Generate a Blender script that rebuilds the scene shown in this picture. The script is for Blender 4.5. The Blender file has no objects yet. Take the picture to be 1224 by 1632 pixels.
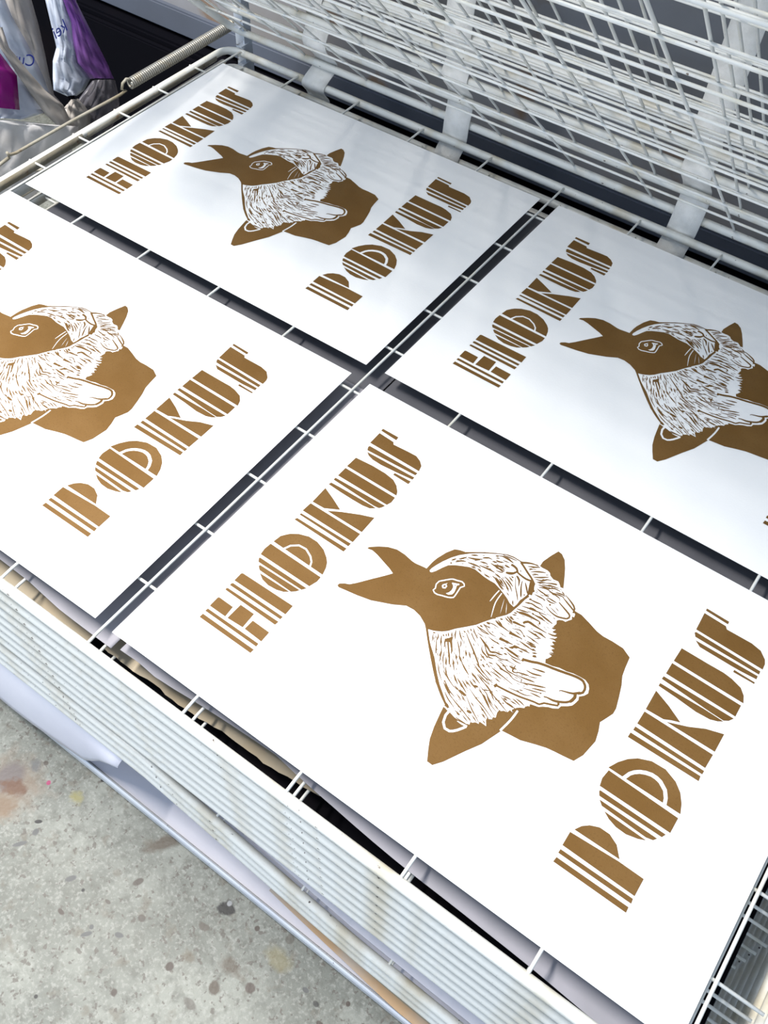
import bpy, bmesh, math, random
from mathutils import Vector, Matrix
from mathutils.geometry import delaunay_2d_cdt
random.seed(7)
C = bpy.context.scene.collection
SH = 0.612                                 # height of the open shelf above the floor
# ------------------------------------------------------------------ camera
cd = bpy.data.cameras.new('camera'); cam = bpy.data.objects.new('camera', cd); C.objects.link(cam)
R0 = ((0.80919855, 0.58700118, 0.02504641), (0.48232531, -0.6393487, -0.59882847), (-0.33549963, 0.49665164, -0.80048557))
rx, ry, rz = [Vector(r) for r in R0]
cam.matrix_world = Matrix(((rx.x, -ry.x, -rz.x, 0.55546424), (rx.y, -ry.y, -rz.y, -0.27273654), (rx.z, -ry.z, -rz.z, 0.97021503 + SH), (0, 0, 0, 1)))
cd.sensor_fit = 'VERTICAL'; cd.sensor_height = 36.0; cd.lens = 36.0 * 1517.47 / 1632.0; cd.clip_start = 0.02
bpy.context.scene.camera = cam
# ------------------------------------------------------------------ light
w = bpy.data.worlds.new('world'); bpy.context.scene.world = w; w.use_nodes = True
w.node_tree.nodes['Background'].inputs[0].default_value = (0.62, 0.78, 1.0, 1); w.node_tree.nodes['Background'].inputs[1].default_value = 0.56
def area(name, loc, tgt, sx, sy, power, col):
    l = bpy.data.lights.new(name, 'AREA'); l.shape = 'RECTANGLE'; l.size = sx; l.size_y = sy; l.energy = power; l.color = col
    o = bpy.data.objects.new(name, l); C.objects.link(o); o.location = loc
    o.rotation_euler = (Vector(tgt) - Vector(loc)).to_track_quat('-Z', 'Y').to_euler(); return o
area('rooflight', (-.9, -.03, 2.4 + SH), (-.5, .13, SH), 1.3, .10, 90, (1.0, .96, .90))
area('low_front_fill', (-.3, -3.2, .9 + SH), (0, .6, .2 + SH), 3.0, 1.5, 12, (.80, .89, 1.0))  # unseen low fill, added to brighten the rods from the front
vs = bpy.context.scene.view_settings
vs.view_transform = 'Standard'; vs.look = 'None'; vs.gamma = 1.0; vs.exposure = 0.85; vs.use_curve_mapping = False
# ------------------------------------------------------------------ materials
def mat(name, col, rough=0.5, metal=0.0, noise=None, bump=0.0, bscale=60, spec=0.5, trans=0, alpha=1.0):
    m = bpy.data.materials.new(name); m.use_nodes = True; nt = m.node_tree; b = nt.nodes['Principled BSDF']
    b.inputs['Base Color'].default_value = (*col, 1); b.inputs['Roughness'].default_value = rough; b.inputs['Metallic'].default_value = metal
    b.inputs['Specular IOR Level'].default_value = spec; b.inputs['Transmission Weight'].default_value = trans; b.inputs['Alpha'].default_value = alpha
    tc = nt.nodes.new('ShaderNodeTexCoord')
    prev = None
    for (kind, scale, lo, hi, c2) in (noise or []):
        if kind == 'noise':
            t = nt.nodes.new('ShaderNodeTexNoise'); t.inputs['Scale'].default_value = scale; t.inputs['Detail'].default_value = 5; out = t.outputs['Fac']
        else:
            t = nt.nodes.new('ShaderNodeTexVoronoi'); t.inputs['Scale'].default_value = scale; out = t.outputs['Distance']
        nt.links.new(tc.outputs['Object'], t.inputs['Vector'])
        r = nt.nodes.new('ShaderNodeMapRange'); r.inputs['From Min'].default_value = lo; r.inputs['From Max'].default_value = hi
        nt.links.new(out, r.inputs['Value'])
        mx = nt.nodes.new('ShaderNodeMix'); mx.data_type = 'RGBA'
        if prev is None: mx.inputs[6].default_value = (*col, 1)
        else: nt.links.new(prev, mx.inputs[6])
        mx.inputs[7].default_value = (*c2, 1); nt.links.new(r.outputs[0], mx.inputs[0]); prev = mx.outputs[2]
    if prev is not None: nt.links.new(prev, b.inputs['Base Color'])
    if bump:
        t = nt.nodes.new('ShaderNodeTexNoise'); t.inputs['Scale'].default_value = bscale; nt.links.new(tc.outputs['Object'], t.inputs['Vector'])
        bp = nt.nodes.new('ShaderNodeBump'); bp.inputs['Strength'].default_value = bump; bp.inputs['Distance'].default_value = 0.004
        nt.links.new(t.outputs['Fac'], bp.inputs['Height']); nt.links.new(bp.outputs[0], b.inputs['Normal'])
    return m
M_paper = mat('print_paper', (0.86, 0.86, 0.86), 0.55, noise=[('noise', 9, .45, .7, (0.83, 0.835, 0.84))], bump=.04, bscale=300, spec=.3)
M_ink = mat('bronze_ink', (0.150, 0.078, 0.022), 0.5, 0.1, spec=.12, noise=[('noise', 14, .42, .7, (0.175, 0.096, 0.032)), ('noise', 400, .55, .8, (0.125, 0.064, 0.02))], bump=.08, bscale=900)
M_enamel = mat('cream_enamel', (0.68, 0.68, 0.65), 0.38, noise=[('noise', 18, .52, .75, (0.60, 0.57, 0.47)), ('noise', 160, .70, .74, (0.16, 0.12, 0.09))], bump=.1, bscale=220)
M_rod = mat('worn_rod_enamel', (0.68, 0.68, 0.64), 0.35, noise=[('noise', 16, .50, .72, (0.52, 0.47, 0.36)), ('noise', 140, .69, .73, (0.10, 0.08, 0.07))], bump=.1, bscale=200)
M_news = mat('newsprint', (0.30, 0.29, 0.325), 0.8, noise=[('noise', 11, .4, .7, (0.25, 0.245, 0.27))], bump=.2, bscale=12)
M_news_shade = mat('shaded_newsprint', (0.12, 0.12, 0.135), 0.85, noise=[('noise', 8, .4, .7, (0.095, 0.095, 0.11))], bump=.2, bscale=12)  # newsprint again, with the shade of the gap in its colour
M_kraft = mat('kraft_paper', (0.37, 0.31, 0.225), 0.8, noise=[('noise', 13, .45, .7, (0.34, 0.27, 0.18))], bump=.15, bscale=20)
M_tin = mat('pale_sheet_metal', (0.64, 0.66, 0.70), 0.3, 0.1, noise=[('noise', 7, .45, .7, (0.56, 0.58, 0.64)), ('noise', 90, .70, .73, (0.1, 0.1, 0.1))], bump=.1, bscale=40)
M_worn = mat('rusted_sleeve', (0.30, 0.28, 0.23), 0.5, noise=[('noise', 12, .45, .65, (0.22, 0.185, 0.125)), ('noise', 50, .62, .70, (0.16, 0.10, 0.06))], bump=.2, bscale=150)
M_web = mat('cotton_webbing', (0.84, 0.82, 0.78), 0.9, noise=[('noise', 60, .4, .7, (0.74, 0.72, 0.67))], bump=.3, bscale=900)
M_spring = mat('spring_steel', (0.30, 0.29, 0.26), 0.4, 0.6, noise=[('noise', 60, .5, .7, (0.33, 0.29, 0.22))])
M_shade = mat('recess_shade', (0.004, 0.004, 0.006), 0.7, noise=[('noise', 5, .55, .8, (0.008, 0.006, 0.007))], spec=.02)  # near-black stand-in for shade in the recess and the front gap
M_wall = mat('wall_plaster', (0.25, 0.25, 0.265), 0.8, noise=[('noise', 2.2, .42, .62, (0.20, 0.185, 0.175)), ('noise', 6, .60, .66, (0.20, 0.14, 0.10)), ('noise', 3.1, .60, .64, (0.12, 0.125, 0.145))], bump=.2, bscale=15)
M_panel = mat('blue_grey_panel', (0.10, 0.115, 0.15), 0.7, spec=.2, noise=[('noise', 4, .4, .7, (0.085, 0.095, 0.12))], bump=.1, bscale=30)
M_post = mat('painted_steel_post', (0.50, 0.54, 0.60), 0.4, noise=[('noise', 22, .62, .66, (0.12, 0.12, 0.12))])
M_bagw = mat('white_bag_plastic', (0.62, 0.68, 0.80), 0.25, noise=[('noise', 6, .4, .7, (0.52, 0.57, 0.70))], bump=.4, bscale=14)
M_bagp = mat('magenta_bag_plastic', (0.26, 0.006, 0.20), 0.25, bump=.4, bscale=14)
M_bagv = mat('violet_bag_plastic', (0.15, 0.055, 0.28), 0.3, noise=[('noise', 6, .4, .7, (0.20, 0.09, 0.30))], bump=.4, bscale=14)
M_txt = mat('blue_print', (0.03, 0.05, 0.35), 0.4)
M_tube = mat('beige_plastic_film', (0.45, 0.42, 0.39), 0.35, noise=[('noise', 5, .4, .7, (0.36, 0.33, 0.31))], bump=.5, bscale=8)
M_clear = mat('clear_film', (0.84, 0.83, 0.85), 0.18, noise=[('noise', 7, .4, .7, (0.60, 0.57, 0.55))], bump=.8, bscale=11, alpha=.78)
M_smoke = mat('smoky_film', (0.10, 0.095, 0.11), 0.2, noise=[('noise', 7, .45, .7, (0.16, 0.15, 0.17))], bump=.8, bscale=11, alpha=.7)
M_card = mat('orange_card', (0.55, 0.36, 0.20), 0.7, noise=[('noise', 9, .4, .6, (0.52, 0.45, 0.38))])
M_lilac = mat('lilac_sheet', (0.76, 0.74, 0.80), 0.5, noise=[('noise', 6, .4, .7, (0.68, 0.67, 0.74))], bump=.2, bscale=8)
# concrete floor: speckles, pits and the stains lying on it
def floor_mat():
    m = bpy.data.materials.new('concrete_floor'); m.use_nodes = True; nt = m.node_tree; b = nt.nodes['Principled BSDF']; N = nt.nodes.new; Lk = nt.links.new
    b.inputs['Roughness'].default_value = .55
    tc = N('ShaderNodeTexCoord'); pos = tc.outputs['Object']
    def noise(s, d=6, off=0):
        t = N('ShaderNodeTexNoise'); t.inputs['Scale'].default_value = s; t.inputs['Detail'].default_value = d
        mp = N('ShaderNodeMapping'); mp.inputs['Location'].default_value = (off, off * .7, 0); Lk(pos, mp.inputs[0]); Lk(mp.outputs[0], t.inputs['Vector']); return t.outputs['Fac']
    def rng(v, a, c):
        r = N('ShaderNodeMapRange'); r.inputs[1].default_value = a; r.inputs[2].default_value = c; Lk(v, r.inputs[0]); return r.outputs[0]
    def mul(a, c):
        r = N('ShaderNodeMath'); r.operation = 'MULTIPLY'; Lk(a, r.inputs[0])
        if isinstance(c, (int, float)): r.inputs[1].default_value = c
        else: Lk(c, r.inputs[1])
        return r.outputs[0]
    cur = [None]
    def layer(fac, col):
        mx = N('ShaderNodeMix'); mx.data_type = 'RGBA'
        if cur[0] is None: mx.inputs[6].default_value = (0.165, 0.17, 0.145, 1)
        else: Lk(cur[0], mx.inputs[6])
        mx.inputs[7].default_value = (*col, 1); Lk(fac, mx.inputs[0]); cur[0] = mx.outputs[2]
    layer(rng(noise(9), .42, .62), (0.255, 0.26, 0.225))
    layer(mul(rng(noise(60, 8, 3), .48, .66), .6), (0.11, 0.11, 0.09))
    layer(mul(rng(noise(210, 4, 5), .50, .70), .55), (0.36, 0.355, 0.32))
    layer(mul(rng(noise(34, 6, 15), .60, .68), .55), (0.13, 0.11, 0.08))
    layer(mul(rng(noise(120, 5, 9), .60, .66), .8), (0.10, 0.085, 0.07))
    def spot(x, y, rx_, ry_, col, amt=1.0, rot=0.0, rag=.6, ns=40, soft=.35):
        mp = N('ShaderNodeMapping'); mp.vector_type = 'TEXTURE'; mp.inputs['Location'].default_value = (x, y, 0); mp.inputs['Rotation'].default_value = (0, 0, rot); mp.inputs['Scale'].default_value = (rx_, ry_, 1)
        Lk(pos, mp.inputs[0])
        sp = N('ShaderNodeSeparateXYZ'); Lk(mp.outputs[0], sp.inputs[0]); cb = N('ShaderNodeCombineXYZ'); Lk(sp.outputs[0], cb.inputs[0]); Lk(sp.outputs[1], cb.inputs[1])
        ln = N('ShaderNodeVectorMath'); ln.operation = 'LENGTH'; Lk(cb.outputs[0], ln.inputs[0])
        a = N('ShaderNodeMath'); a.operation = 'MULTIPLY_ADD'; Lk(NS[0] if ns < 55 else NS[1], a.inputs[0]); a.inputs[1].default_value = rag * 2; Lk(ln.outputs['Value'], a.inputs[2])
        layer(mul(rng(a.outputs[0], 1.0 + rag + soft / 2, 1.0 + rag - soft / 2), amt), col)
    NS = [noise(40, 4), noise(80, 4, 2)]
    for s in [(-0.2754, -0.1376, 0.055, 0.05, (0.198, 0.143, 0.099), 0.7, 0, 0.9, 30, 0.8), (-0.2872, -0.1274, 0.022, 0.026, (0.132, 0.11, 0.105), 0.9, 0, 0.4, 40, 0.5), (-0.266, -0.1382, 0.022, 0.014, (0.121, 0.055, 0.028), 0.9, 0.4, 0.9, 60, 0.6), (-0.2546, -0.1705, 0.02, 0.02, (0.182, 0.116, 0.066), 0.7, 0, 0.9, 60, 0.6), (-0.185, -0.196, 0.012, 0.0035, (0.094, 0.094, 0.091), 1, 0.9, 0.2, 40, 0.35), (-0.1793, -0.1679, 0.005, 0.006, (0.094, 0.094, 0.091), 1, 0, 0.2, 40, 0.35), (-0.1886, -0.1533, 0.006, 0.003, (0.019, 0.018, 0.017), 1, 0.6, 0.5, 40, 0.35), (-0.0773, -0.1849, 0.009, 0.0045, (0.094, 0.094, 0.091), 1, 0.9, 0.3, 40, 0.35), (-0.0489, -0.1863, 0.003, 0.003, (0.019, 0.018, 0.017), 1, 0, 0.6, 40, 0.35), (0.0031, -0.2293, 0.009, 0.0035, (0.094, 0.094, 0.091), 1, 0.9, 0.3, 40, 0.35), (0.0022, -0.2168, 0.0035, 0.0035, (0.094, 0.094, 0.091), 1, 0, 0.6, 40, 0.35), (-0.2671, -0.0914, 0.01, 0.009, (0.11, 0.11, 0.11), 0.8, 0, 0.9, 80, 0.7), (-0.2254, -0.098, 0.004, 0.004, (0.33, 0.033, 0.11), 1, 0, 0.6, 90, 0.35), (-0.1683, -0.0883, 0.01, 0.01, (0.253, 0.22, 0.055), 0.7, 0, 0.9, 70, 0.8), (0.0024, -0.056, 0.01, 0.03, (0.094, 0.072, 0.05), 0.9, -0.6, 0.7, 50, 0.6), (0.0122, -0.1257, 0.005, 0.009, (0.072, 0.055, 0.044), 0.9, -0.5, 0.4, 40, 0.35), (0.0553, -0.1616, 0.007, 0.005, (0.072, 0.055, 0.044), 0.8, 0, 0.6, 40, 0.35), (-0.2552, -0.0768, 0.005, 0.004, (0.072, 0.055, 0.044), 0.9, 0, 0.6, 40, 0.35), (-0.1534, -0.039, 0.003, 0.006, (0.019, 0.018, 0.017), 1, -0.7, 0.3, 40, 0.35), (-0.053, -0.2293, 0.006, 0.003, (0.072, 0.055, 0.044), 1, 0, 0.6, 40, 0.35), (0.1386, -0.1868, 0.006, 0.006, (0.072, 0.055, 0.044), 1, 0, 0.6, 40, 0.35), (0.0968, -0.262, 0.005, 0.005, (0.072, 0.055, 0.044), 1, 0, 0.6, 40, 0.35), (0.0077, -0.3342, 0.003, 0.003, (0.019, 0.018, 0.017), 1, 0, 0.6, 40, 0.35), (0.045, -0.2002, 0.007, 0.004, (0.094, 0.094, 0.091), 1, 0.3, 0.6, 40, 0.35), (-0.0049, -0.1755, 0.006, 0.003, (0.072, 0.055, 0.044), 0.8, 0, 0.6, 40, 0.35), (0.1525, -0.0727, 0.013, 0.011, (0.019, 0.018, 0.017), 1, 0, 0.8, 60, 0.35), (0.1514, -0.0641, 0.004, 0.004, (0.275, 0.275, 0.275), 1, 0, 0.4, 60, 0.35), (0.1428, -0.1144, 0.009, 0.006, (0.099, 0.083, 0.066), 0.9, 0, 0.8, 70, 0.35), (0.2129, -0.1322, 0.016, 0.011, (0.094, 0.072, 0.05), 0.75, 0, 0.9, 60, 0.7), (0.2569, -0.1366, 0.008, 0.007, (0.072, 0.05, 0.039), 0.9, 0, 0.6, 60, 0.35), (0.2142, -0.169, 0.009, 0.009, (0.066, 0.044, 0.028), 0.85, 0, 0.8, 60, 0.35), (0.3261, -0.0902, 0.005, 0.003, (0.094, 0.094, 0.091), 1, 0, 0.6, 40, 0.35), (0.3499, -0.096, 0.005, 0.0035, (0.019, 0.018, 0.017), 0.8, 0, 0.6, 40, 0.35), (0.3892, -0.0672, 0.004, 0.004, (0.072, 0.055, 0.044), 1, 0, 0.6, 40, 0.35), (0.2656, -0.0793, 0.018, 0.012, (0.22, 0.187, 0.088), 0.6, 0, 0.9, 50, 0.9), (0.2108, -0.0668, 0.004, 0.004, (0.072, 0.055, 0.044), 1, 0, 0.6, 40, 0.35), (0.1524, -0.1601, 0.01, 0.008, (0.121, 0.094, 0.061), 0.6, 0, 0.9, 60, 0.8), (0.1391, -0.1874, 0.004, 0.005, (0.072, 0.055, 0.044), 1, 0, 0.6, 40, 0.35), (0.2616, -0.0488, 0.006, 0.007, (0.094, 0.083, 0.066), 0.8, 0, 0.6, 40, 0.35), (0.1992, -0.2063, 0.01, 0.006, (0.072, 0.055, 0.044), 0.6, 0, 0.9, 40, 0.35), (0.3718, -0.1131, 0.007, 0.004, (0.072, 0.055, 0.044), 1, 0, 0.6, 40, 0.35)]: spot(*s)
    Lk(cur[0], b.inputs['Base Color'])
    bp = N('ShaderNodeBump'); bp.inputs['Strength'].default_value = .25; bp.inputs['Distance'].default_value = .003; Lk(noise(150, 6), bp.inputs['Height']); Lk(bp.outputs[0], b.inputs['Normal'])
    return m
# ------------------------------------------------------------------ helpers (coordinates in the frame of the open shelf; z 0 = shelf top)
def link(name, bm, m, parent=None, origin=(0, 0, 0), smooth=False):
    o3 = Vector(origin)
    me = bpy.data.meshes.new(name)
    bmesh.ops.translate(bm, verts=bm.verts, vec=-o3)
    bmesh.ops.recalc_face_normals(bm, faces=bm.faces)
    bm.to_mesh(me); bm.free()
    if smooth:
        for p in me.polygons: p.use_smooth = True
    me.materials.append(m)
    o = bpy.data.objects.new(name, me); C.objects.link(o)
    if parent is not None: o.parent = parent; o.location = o3 - Vector(parent['_o']) 
    else: o.location = o3 + Vector((0, 0, SH))
    o['_o'] = tuple(o3)
    return o
def thing(name, label, cat, origin, group=None):
    o = bpy.data.objects.new(name, None); o.empty_display_size = .05; C.objects.link(o); o.location = Vector(origin) + Vector((0, 0, SH)); o['_o'] = tuple(origin)
    return tag(o, label, cat, group)
def tag(o, label=None, cat=None, group=None, kind=None):
    if label: o['label'] = label
    if cat: o['category'] = cat
    if group: o['group'] = group
    if kind: o['kind'] = kind
    return o
def tube(bm, pts, r, seg=8, cap=True):
    P = [Vector(p) for p in pts]; n = len(P); rings = []; prev = None
    for i, p in enumerate(P):
        t = (P[min(i + 1, n - 1)] - P[max(i - 1, 0)]).normalized()
        if prev is None:
            a = t.orthogonal().normalized()
        else:
            a = (prev - t * prev.dot(t)).normalized()
        prev = a; b = t.cross(a); rr = r[i] if isinstance(r, (list, tuple)) else r
        rings.append([bm.verts.new(p + (a * math.cos(2 * math.pi * k / seg) + b * math.sin(2 * math.pi * k / seg)) * rr) for k in range(seg)])
    for i in range(n - 1):
        for k in range(seg):
            bm.faces.new((rings[i][k], rings[i][(k + 1) % seg], rings[i + 1][(k + 1) % seg], rings[i + 1][k]))
    if cap: bm.faces.new(rings[0][::-1]); bm.faces.new(rings[-1])
def box(bm, x0, x1, y0, y1, z0, z1):
    v = [bm.verts.new((x, y, z)) for z in (z0, z1) for y in (y0, y1) for x in (x0, x1)]
    for f in ((0, 2, 3, 1), (4, 5, 7, 6), (0, 1, 5, 4), (1, 3, 7, 5), (3, 2, 6, 7), (2, 0, 4, 6)): bm.faces.new([v[i] for i in f])
def sheet(bm, xs, ys_fn, zfn, t=.0004, ny=12):
    """thin sheet, front/back edge given per x by ys_fn(x)->(y0,y1), height by zfn"""
    top = []; bot = []
    for x in xs:
        y0, y1 = ys_fn(x); a = []; b = []
        for j in range(ny + 1):
            y = y0 + (y1 - y0) * j / ny; z = zfn(x, y)
            a.append(bm.verts.new((x, y, z))); b.append(bm.verts.new((x, y, z - t)))
        top.append(a); bot.append(b)
    for i in range(len(xs) - 1):
        for j in range(ny):
            bm.faces.new((top[i][j], top[i + 1][j], top[i + 1][j + 1], top[i][j + 1]))
            bm.faces.new((bot[i][j], bot[i][j + 1], bot[i + 1][j + 1], bot[i + 1][j]))
        for j in (0, ny): bm.faces.new((top[i][j], bot[i][j], bot[i + 1][j], top[i + 1][j]))
    for i in (0, -1):
        for j in range(ny): bm.faces.new((top[i][j], top[i][j + 1], bot[i][j + 1], bot[i][j]))
def frange(a, b, n): return [a + (b - a) * i / n for i in range(n + 1)]
# ------------------------------------------------------------------ setting
bm = bmesh.new(); box(bm, -6, 6, -4, 5, -SH - .1, -SH); o = link('floor', bm, floor_mat()); tag(o, kind='structure', label='pale grey concrete floor with rust and paint stains')
bm = bmesh.new(); box(bm, -6, 6, 1.34, 1.75, -.19, 2.2); o = link('wall_back', bm, M_wall); tag(o, kind='structure', label='grey plaster wall behind the drying rack')
bm = bmesh.new(); box(bm, -6, 6, 1.326, 1.345, -.20, -.14); bmesh.ops.bevel(bm, geom=bm.edges[:], offset=.004, segments=2, affect='EDGES'); o = link('trim_1', bm, M_panel); tag(o, kind='structure', label='blue-grey strip along the foot of the wall behind the rack')
# ------------------------------------------------------------------ the rack
RO = (0, .53, -SH)
rack = thing('drying_rack', 'white wire drying rack, upper shelves swung up, four prints on its open shelf', 'drying rack', RO)
U0, U1, V0, V1 = -.787, .779, -.030, 1.087
UW = [-.014 + .147 * k for k in range(-5, 6)]      # wires running front to back
VW = [.0738 + .1013 * k for k in range(10)]        # wires running along the shelf
def rod_loop(zf=lambda u: 0., r=.0070):
    bm = bmesh.new(); c = .03; pts = []
    def arc(cx, cy, a0):
        for k in range(7):
            a = a0 + math.pi / 2 * k / 6; pts.append((cx + c * math.cos(a), cy + c * math.sin(a)))
    arc(U1 - c, V1 - c, 0); pts.extend((x, V1) for x in frange(U1 - .1, U0 + .1, 10)); arc(U0 + c, V1 - c, math.pi / 2); arc(U0 + c, V0 + c, math.pi)
    pts.extend((x, V0) for x in frange(U0 + .1, U1 - .1, 18)); arc(U1 - c, V0 + c, 1.5 * math.pi); pts.append(pts[0])
    tube(bm, [(x, y, -.0035 - r + .003 + zf(x)) for x, y in pts], r, 12, cap=False)
    return bm
def wires(zf=lambda u: 0., r=.0020):
    bm = bmesh.new()
    for u in UW:
        z = zf(u) - r; tube(bm, [(u, V0 - .003, z - .002), (u, V0 + .02, z), (u, V1 - .02, z), (u, V1 + .003, z - .002)], r, 8)
    for v in VW:
        xs = frange(U0 - .009, U1 - .010, 12); tube(bm, [(x, v, zf(x) - r * 2.7) for x in xs], r, 8)
    return bm
HO = (0, V1, -.0075)
def new_shelf(lift, zf=None, label=None):
    o = bpy.data.objects.new('wire_shelf', None); o.empty_display_size = .05; C.objects.link(o); o.parent = rack; o['_o'] = HO
    o.location = Vector(HO) - Vector(RO) + Vector((0, 0, lift))
    if label: o['label'] = label
    return o
s0 = new_shelf(0, label='open wire shelf carrying the four prints')
rod0 = link('frame_rod', rod_loop(), M_rod, s0, HO, True); grid0 = link('wire_grid', wires(), M_enamel, s0, HO, True)
for o in (rod0, grid0): o.location = (0, 0, 0)
def copy_shelf(lift, ang=0., dy=0., label=None):
    s = new_shelf(lift, label=label); s.location.y += dy; s.rotation_euler = (-ang, 0, 0)
    for ch in (rod0, grid0):
        c = ch.copy(); C.objects.link(c); c.parent = s; c.location = (0, 0, 0)
    return s
for k in range(1, 8): copy_shelf(-.035 * k)
HZ = [.028, .078, .116, .152, .188] + [.46 + .036 * k for k in range(18)]  # upper run is unseen, added to shade the back prints
for k, hz in enumerate(HZ):
    a = math.radians([42.8, 45.5, 45.2, 44.9, 45.6, 47.0][k] if k < 6 else 47 + .15 * (k - 5))
    copy_shelf(hz + .004, a, .018 if k == 0 else .003, 'raised wire shelf, unseen upper ones added for shade')
# bottom group of shelves, sagging to the right
def sag(u): return -.27 * max(0, min(u, .36)) - .08 * max(0, u - .36) - .01 * max(0, -u)
for k, z in enumerate((-.292, -.330, -.368)):
    s = new_shelf(z)
    r_ = link('frame_rod', rod_loop(sag), M_rod, s, HO, True); g_ = link('wire_grid', wires(sag), M_enamel, s, HO, True)
    r_.location = (0, 0, 0); g_.location = (0, 0, 0)
# base tray
bm = bmesh.new()
prof = [(-.043, -.598), (-.043, -.580), (-.0415, -.5765), (-.039, -.575), (-.0365, -.5765), (-.036, -.585), (-.0375, -.585), (-.038, -.578), (-.0405, -.578), (-.041, -.598)]
def extr(bm, prof, x0, x1, n=1):
    rings = [[bm.verts.new((x, y, z)) for y, z in prof] for x in frange(x0, x1, n)]
    m = len(prof)
    for i in range(n):
        for k in range(m): bm.faces.new((rings[i][k], rings[i][(k + 1) % m], rings[i + 1][(k + 1) % m], rings[i + 1][k]))
    bm.faces.new(rings[0]); bm.faces.new(rings[-1][::-1])
extr(bm, prof, -.80, .80); link('base_rail', bm, M_tin, rack, (0, 0, -.58))
bm = bmesh.new(); box(bm, -.80, .80, -.035, 1.12, -.598, -.590); link('base_tray', bm, M_tin, rack, (0, .5, -.595))
for (x, y) in ((-.77, .0), (.77, .0), (-.77, 1.09), (.77, 1.09)):
    bm = bmesh.new(); tube(bm, [(x, y, -.598), (x, y, -.6035), (x, y, -.604), (x, y, -SH)], [.012, .012, .02, .02], 16); link('foot', bm, M_spring, rack, (x, y, -.60))
# rear posts: slotted angle iron
for x in (-.775, .765):
    bm = bmesh.new()
    box(bm, x - .018, x + .022, 1.118, 1.122, -.59, 1.1); box(bm, x + .018, x + .022, 1.100, 1.118, -.59, 1.1)
    for k in range(20): box(bm, x + .010, x + .024, 1.088, 1.112, -.26 + .0375 * k - .0015, -.26 + .0375 * k + .0015)
    link('rear_post', bm, M_post, rack, (x, 1.12, 0))
# webbing straps weaving round the rear rods
hz_all = [-.105, -.070, -.035, 0] + HZ
for (x, ph, wd) in ((-.562, 1, .054), (-.250, 0, .052), (.200, 0, .050)):
    bm = bmesh.new(); pts = []
    knots = []
    for i, h in enumerate(hz_all):
        side = -1 if (i + ph) % 2 == 0 else 1
        yr = V1 + (.018 if h == HZ[0] else .003 if h > 0 else 0)
        knots.append((yr + side * .0105, h - .0075 if h <= 0 else h - .004))
    Z = []
    for i in range(len(knots) - 1):
        (y0, z0), (y1, z1) = knots[i], knots[i + 1]
        for k in range(6):
            t = k / 6; s = (1 - math.cos(math.pi * t)) / 2; Z.append((y0 + (y1 - y0) * s, z0 + (z1 - z0) * t, x + .004 * math.sin(z0 * 31 + t)))
    rows = []
    for (y, z, xx) in Z:
        rows.append([bm.verts.new((xx - wd / 2, y, z)), bm.verts.new((xx, y - .001, z)), bm.verts.new((xx + wd / 2, y, z)), bm.verts.new((xx + wd / 2, y + .0016, z)), bm.verts.new((xx, y + .0006, z)), bm.verts.new((xx - wd / 2, y + .0016, z))])
    for i in range(len(rows) - 1):
        for k in range(6): bm.faces.new((rows[i][k], rows[i][(k + 1) % 6], rows[i + 1][(k + 1) % 6], rows[i + 1][k]))
    bm.faces.new(rows[0]); bm.faces.new(rows[-1][::-1])
    link('webbing_strap', bm, M_web, rack, (x, V1, 0), True)
# springs on the left side with their hook wires
def helix(p0, p1, R, r, turns, seg=6):
    bm = bmesh.new(); P0 = Vector(p0); P1 = Vector(p1); d = (P1 - P0); n = turns * 12; t = d.normalized(); a = t.orthogonal().normalized(); b = t.cross(a)
    tube(bm, [P0 + d * (i / n) + (a * math.cos(i * math.pi / 6) + b * math.sin(i * math.pi / 6)) * R for i in range(n + 1)], r, seg); return bm
SP = [((-.822, .852, .006), (-.815, 1.150, .012)), ((-.806, .800, -.055), (-.806, 1.090, -.050)), ((-.812, .800, -.125), (-.812, 1.09, -.120))]
for i, (a, b) in enumerate(SP):
    s = link('tension_spring', helix(a, b, .0085, .0022, 62), M_spring, rack, a, True)
    bm = bmesh.new(); a = Vector(a)
    if i == 0: tube(bm, [a + Vector((0, .004, .007)), a + Vector((0, -.006, .012)), a + Vector((-.003, -.014, .006)), a + Vector((-.004, -.018, -.004)), a + Vector((-.003, -.010, -.010)), a + Vector((.002, -.03, -.008)), a + Vector((.004, -.06, -.006)), (-.822, .70, 0), (-.823, .575, 0), (-.822, .560, .004), (-.818, .556, .012)], .0028, 8)
    else: tube(bm, [a + Vector((0, .004, .006)), a + Vector((0, -.008, .008)), a + Vector((0, -.016, 0)), a + Vector((0, -.05, -.004)), a + Vector((0, -.20, -.004)), a + Vector((.004, -.21, -.004)), a + Vector((.02, -.21, -.004))], .0025, 8)
    link('spring_hook', bm, M_worn, s, a, True).location = (0, 0, 0)
bm = bmesh.new(); tube(bm, [(-.822, .56, 0), (-.822, .53, -.004), (-.82, .40, -.004), (-.82, -.02, -.004)], .003, 8); link('side_wire', bm, M_worn, rack, (-.82, .3, 0), True)
bm = bmesh.new(); tube(bm, [(U0, -.0, -.011), (U0, .690, -.011)], .0098, 14); link('sleeve_tube', bm, M_worn, rack, (U0, .4, -.011), True)
bm = bmesh.new(); tube(bm, [(U0, .700, -.0105), (U0, 1.045, -.0105)], .0082, 14); link('sleeve_tube', bm, M_worn, rack, (U0, .85, -.011), True)
for dz in (-.035, -.07):
    bm = bmesh.new(); tube(bm, [(U0 + .03, .60, dz), (U0 - .01, .60, dz), (U0 - .025, .585, dz), (U0 - .025, .50, dz), (U0 - .01, .485, dz), (U0 + .03, .485, dz)], .003, 8); link('wire_loop', bm, M_worn, rack, (U0, .54, dz), True)
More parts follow.
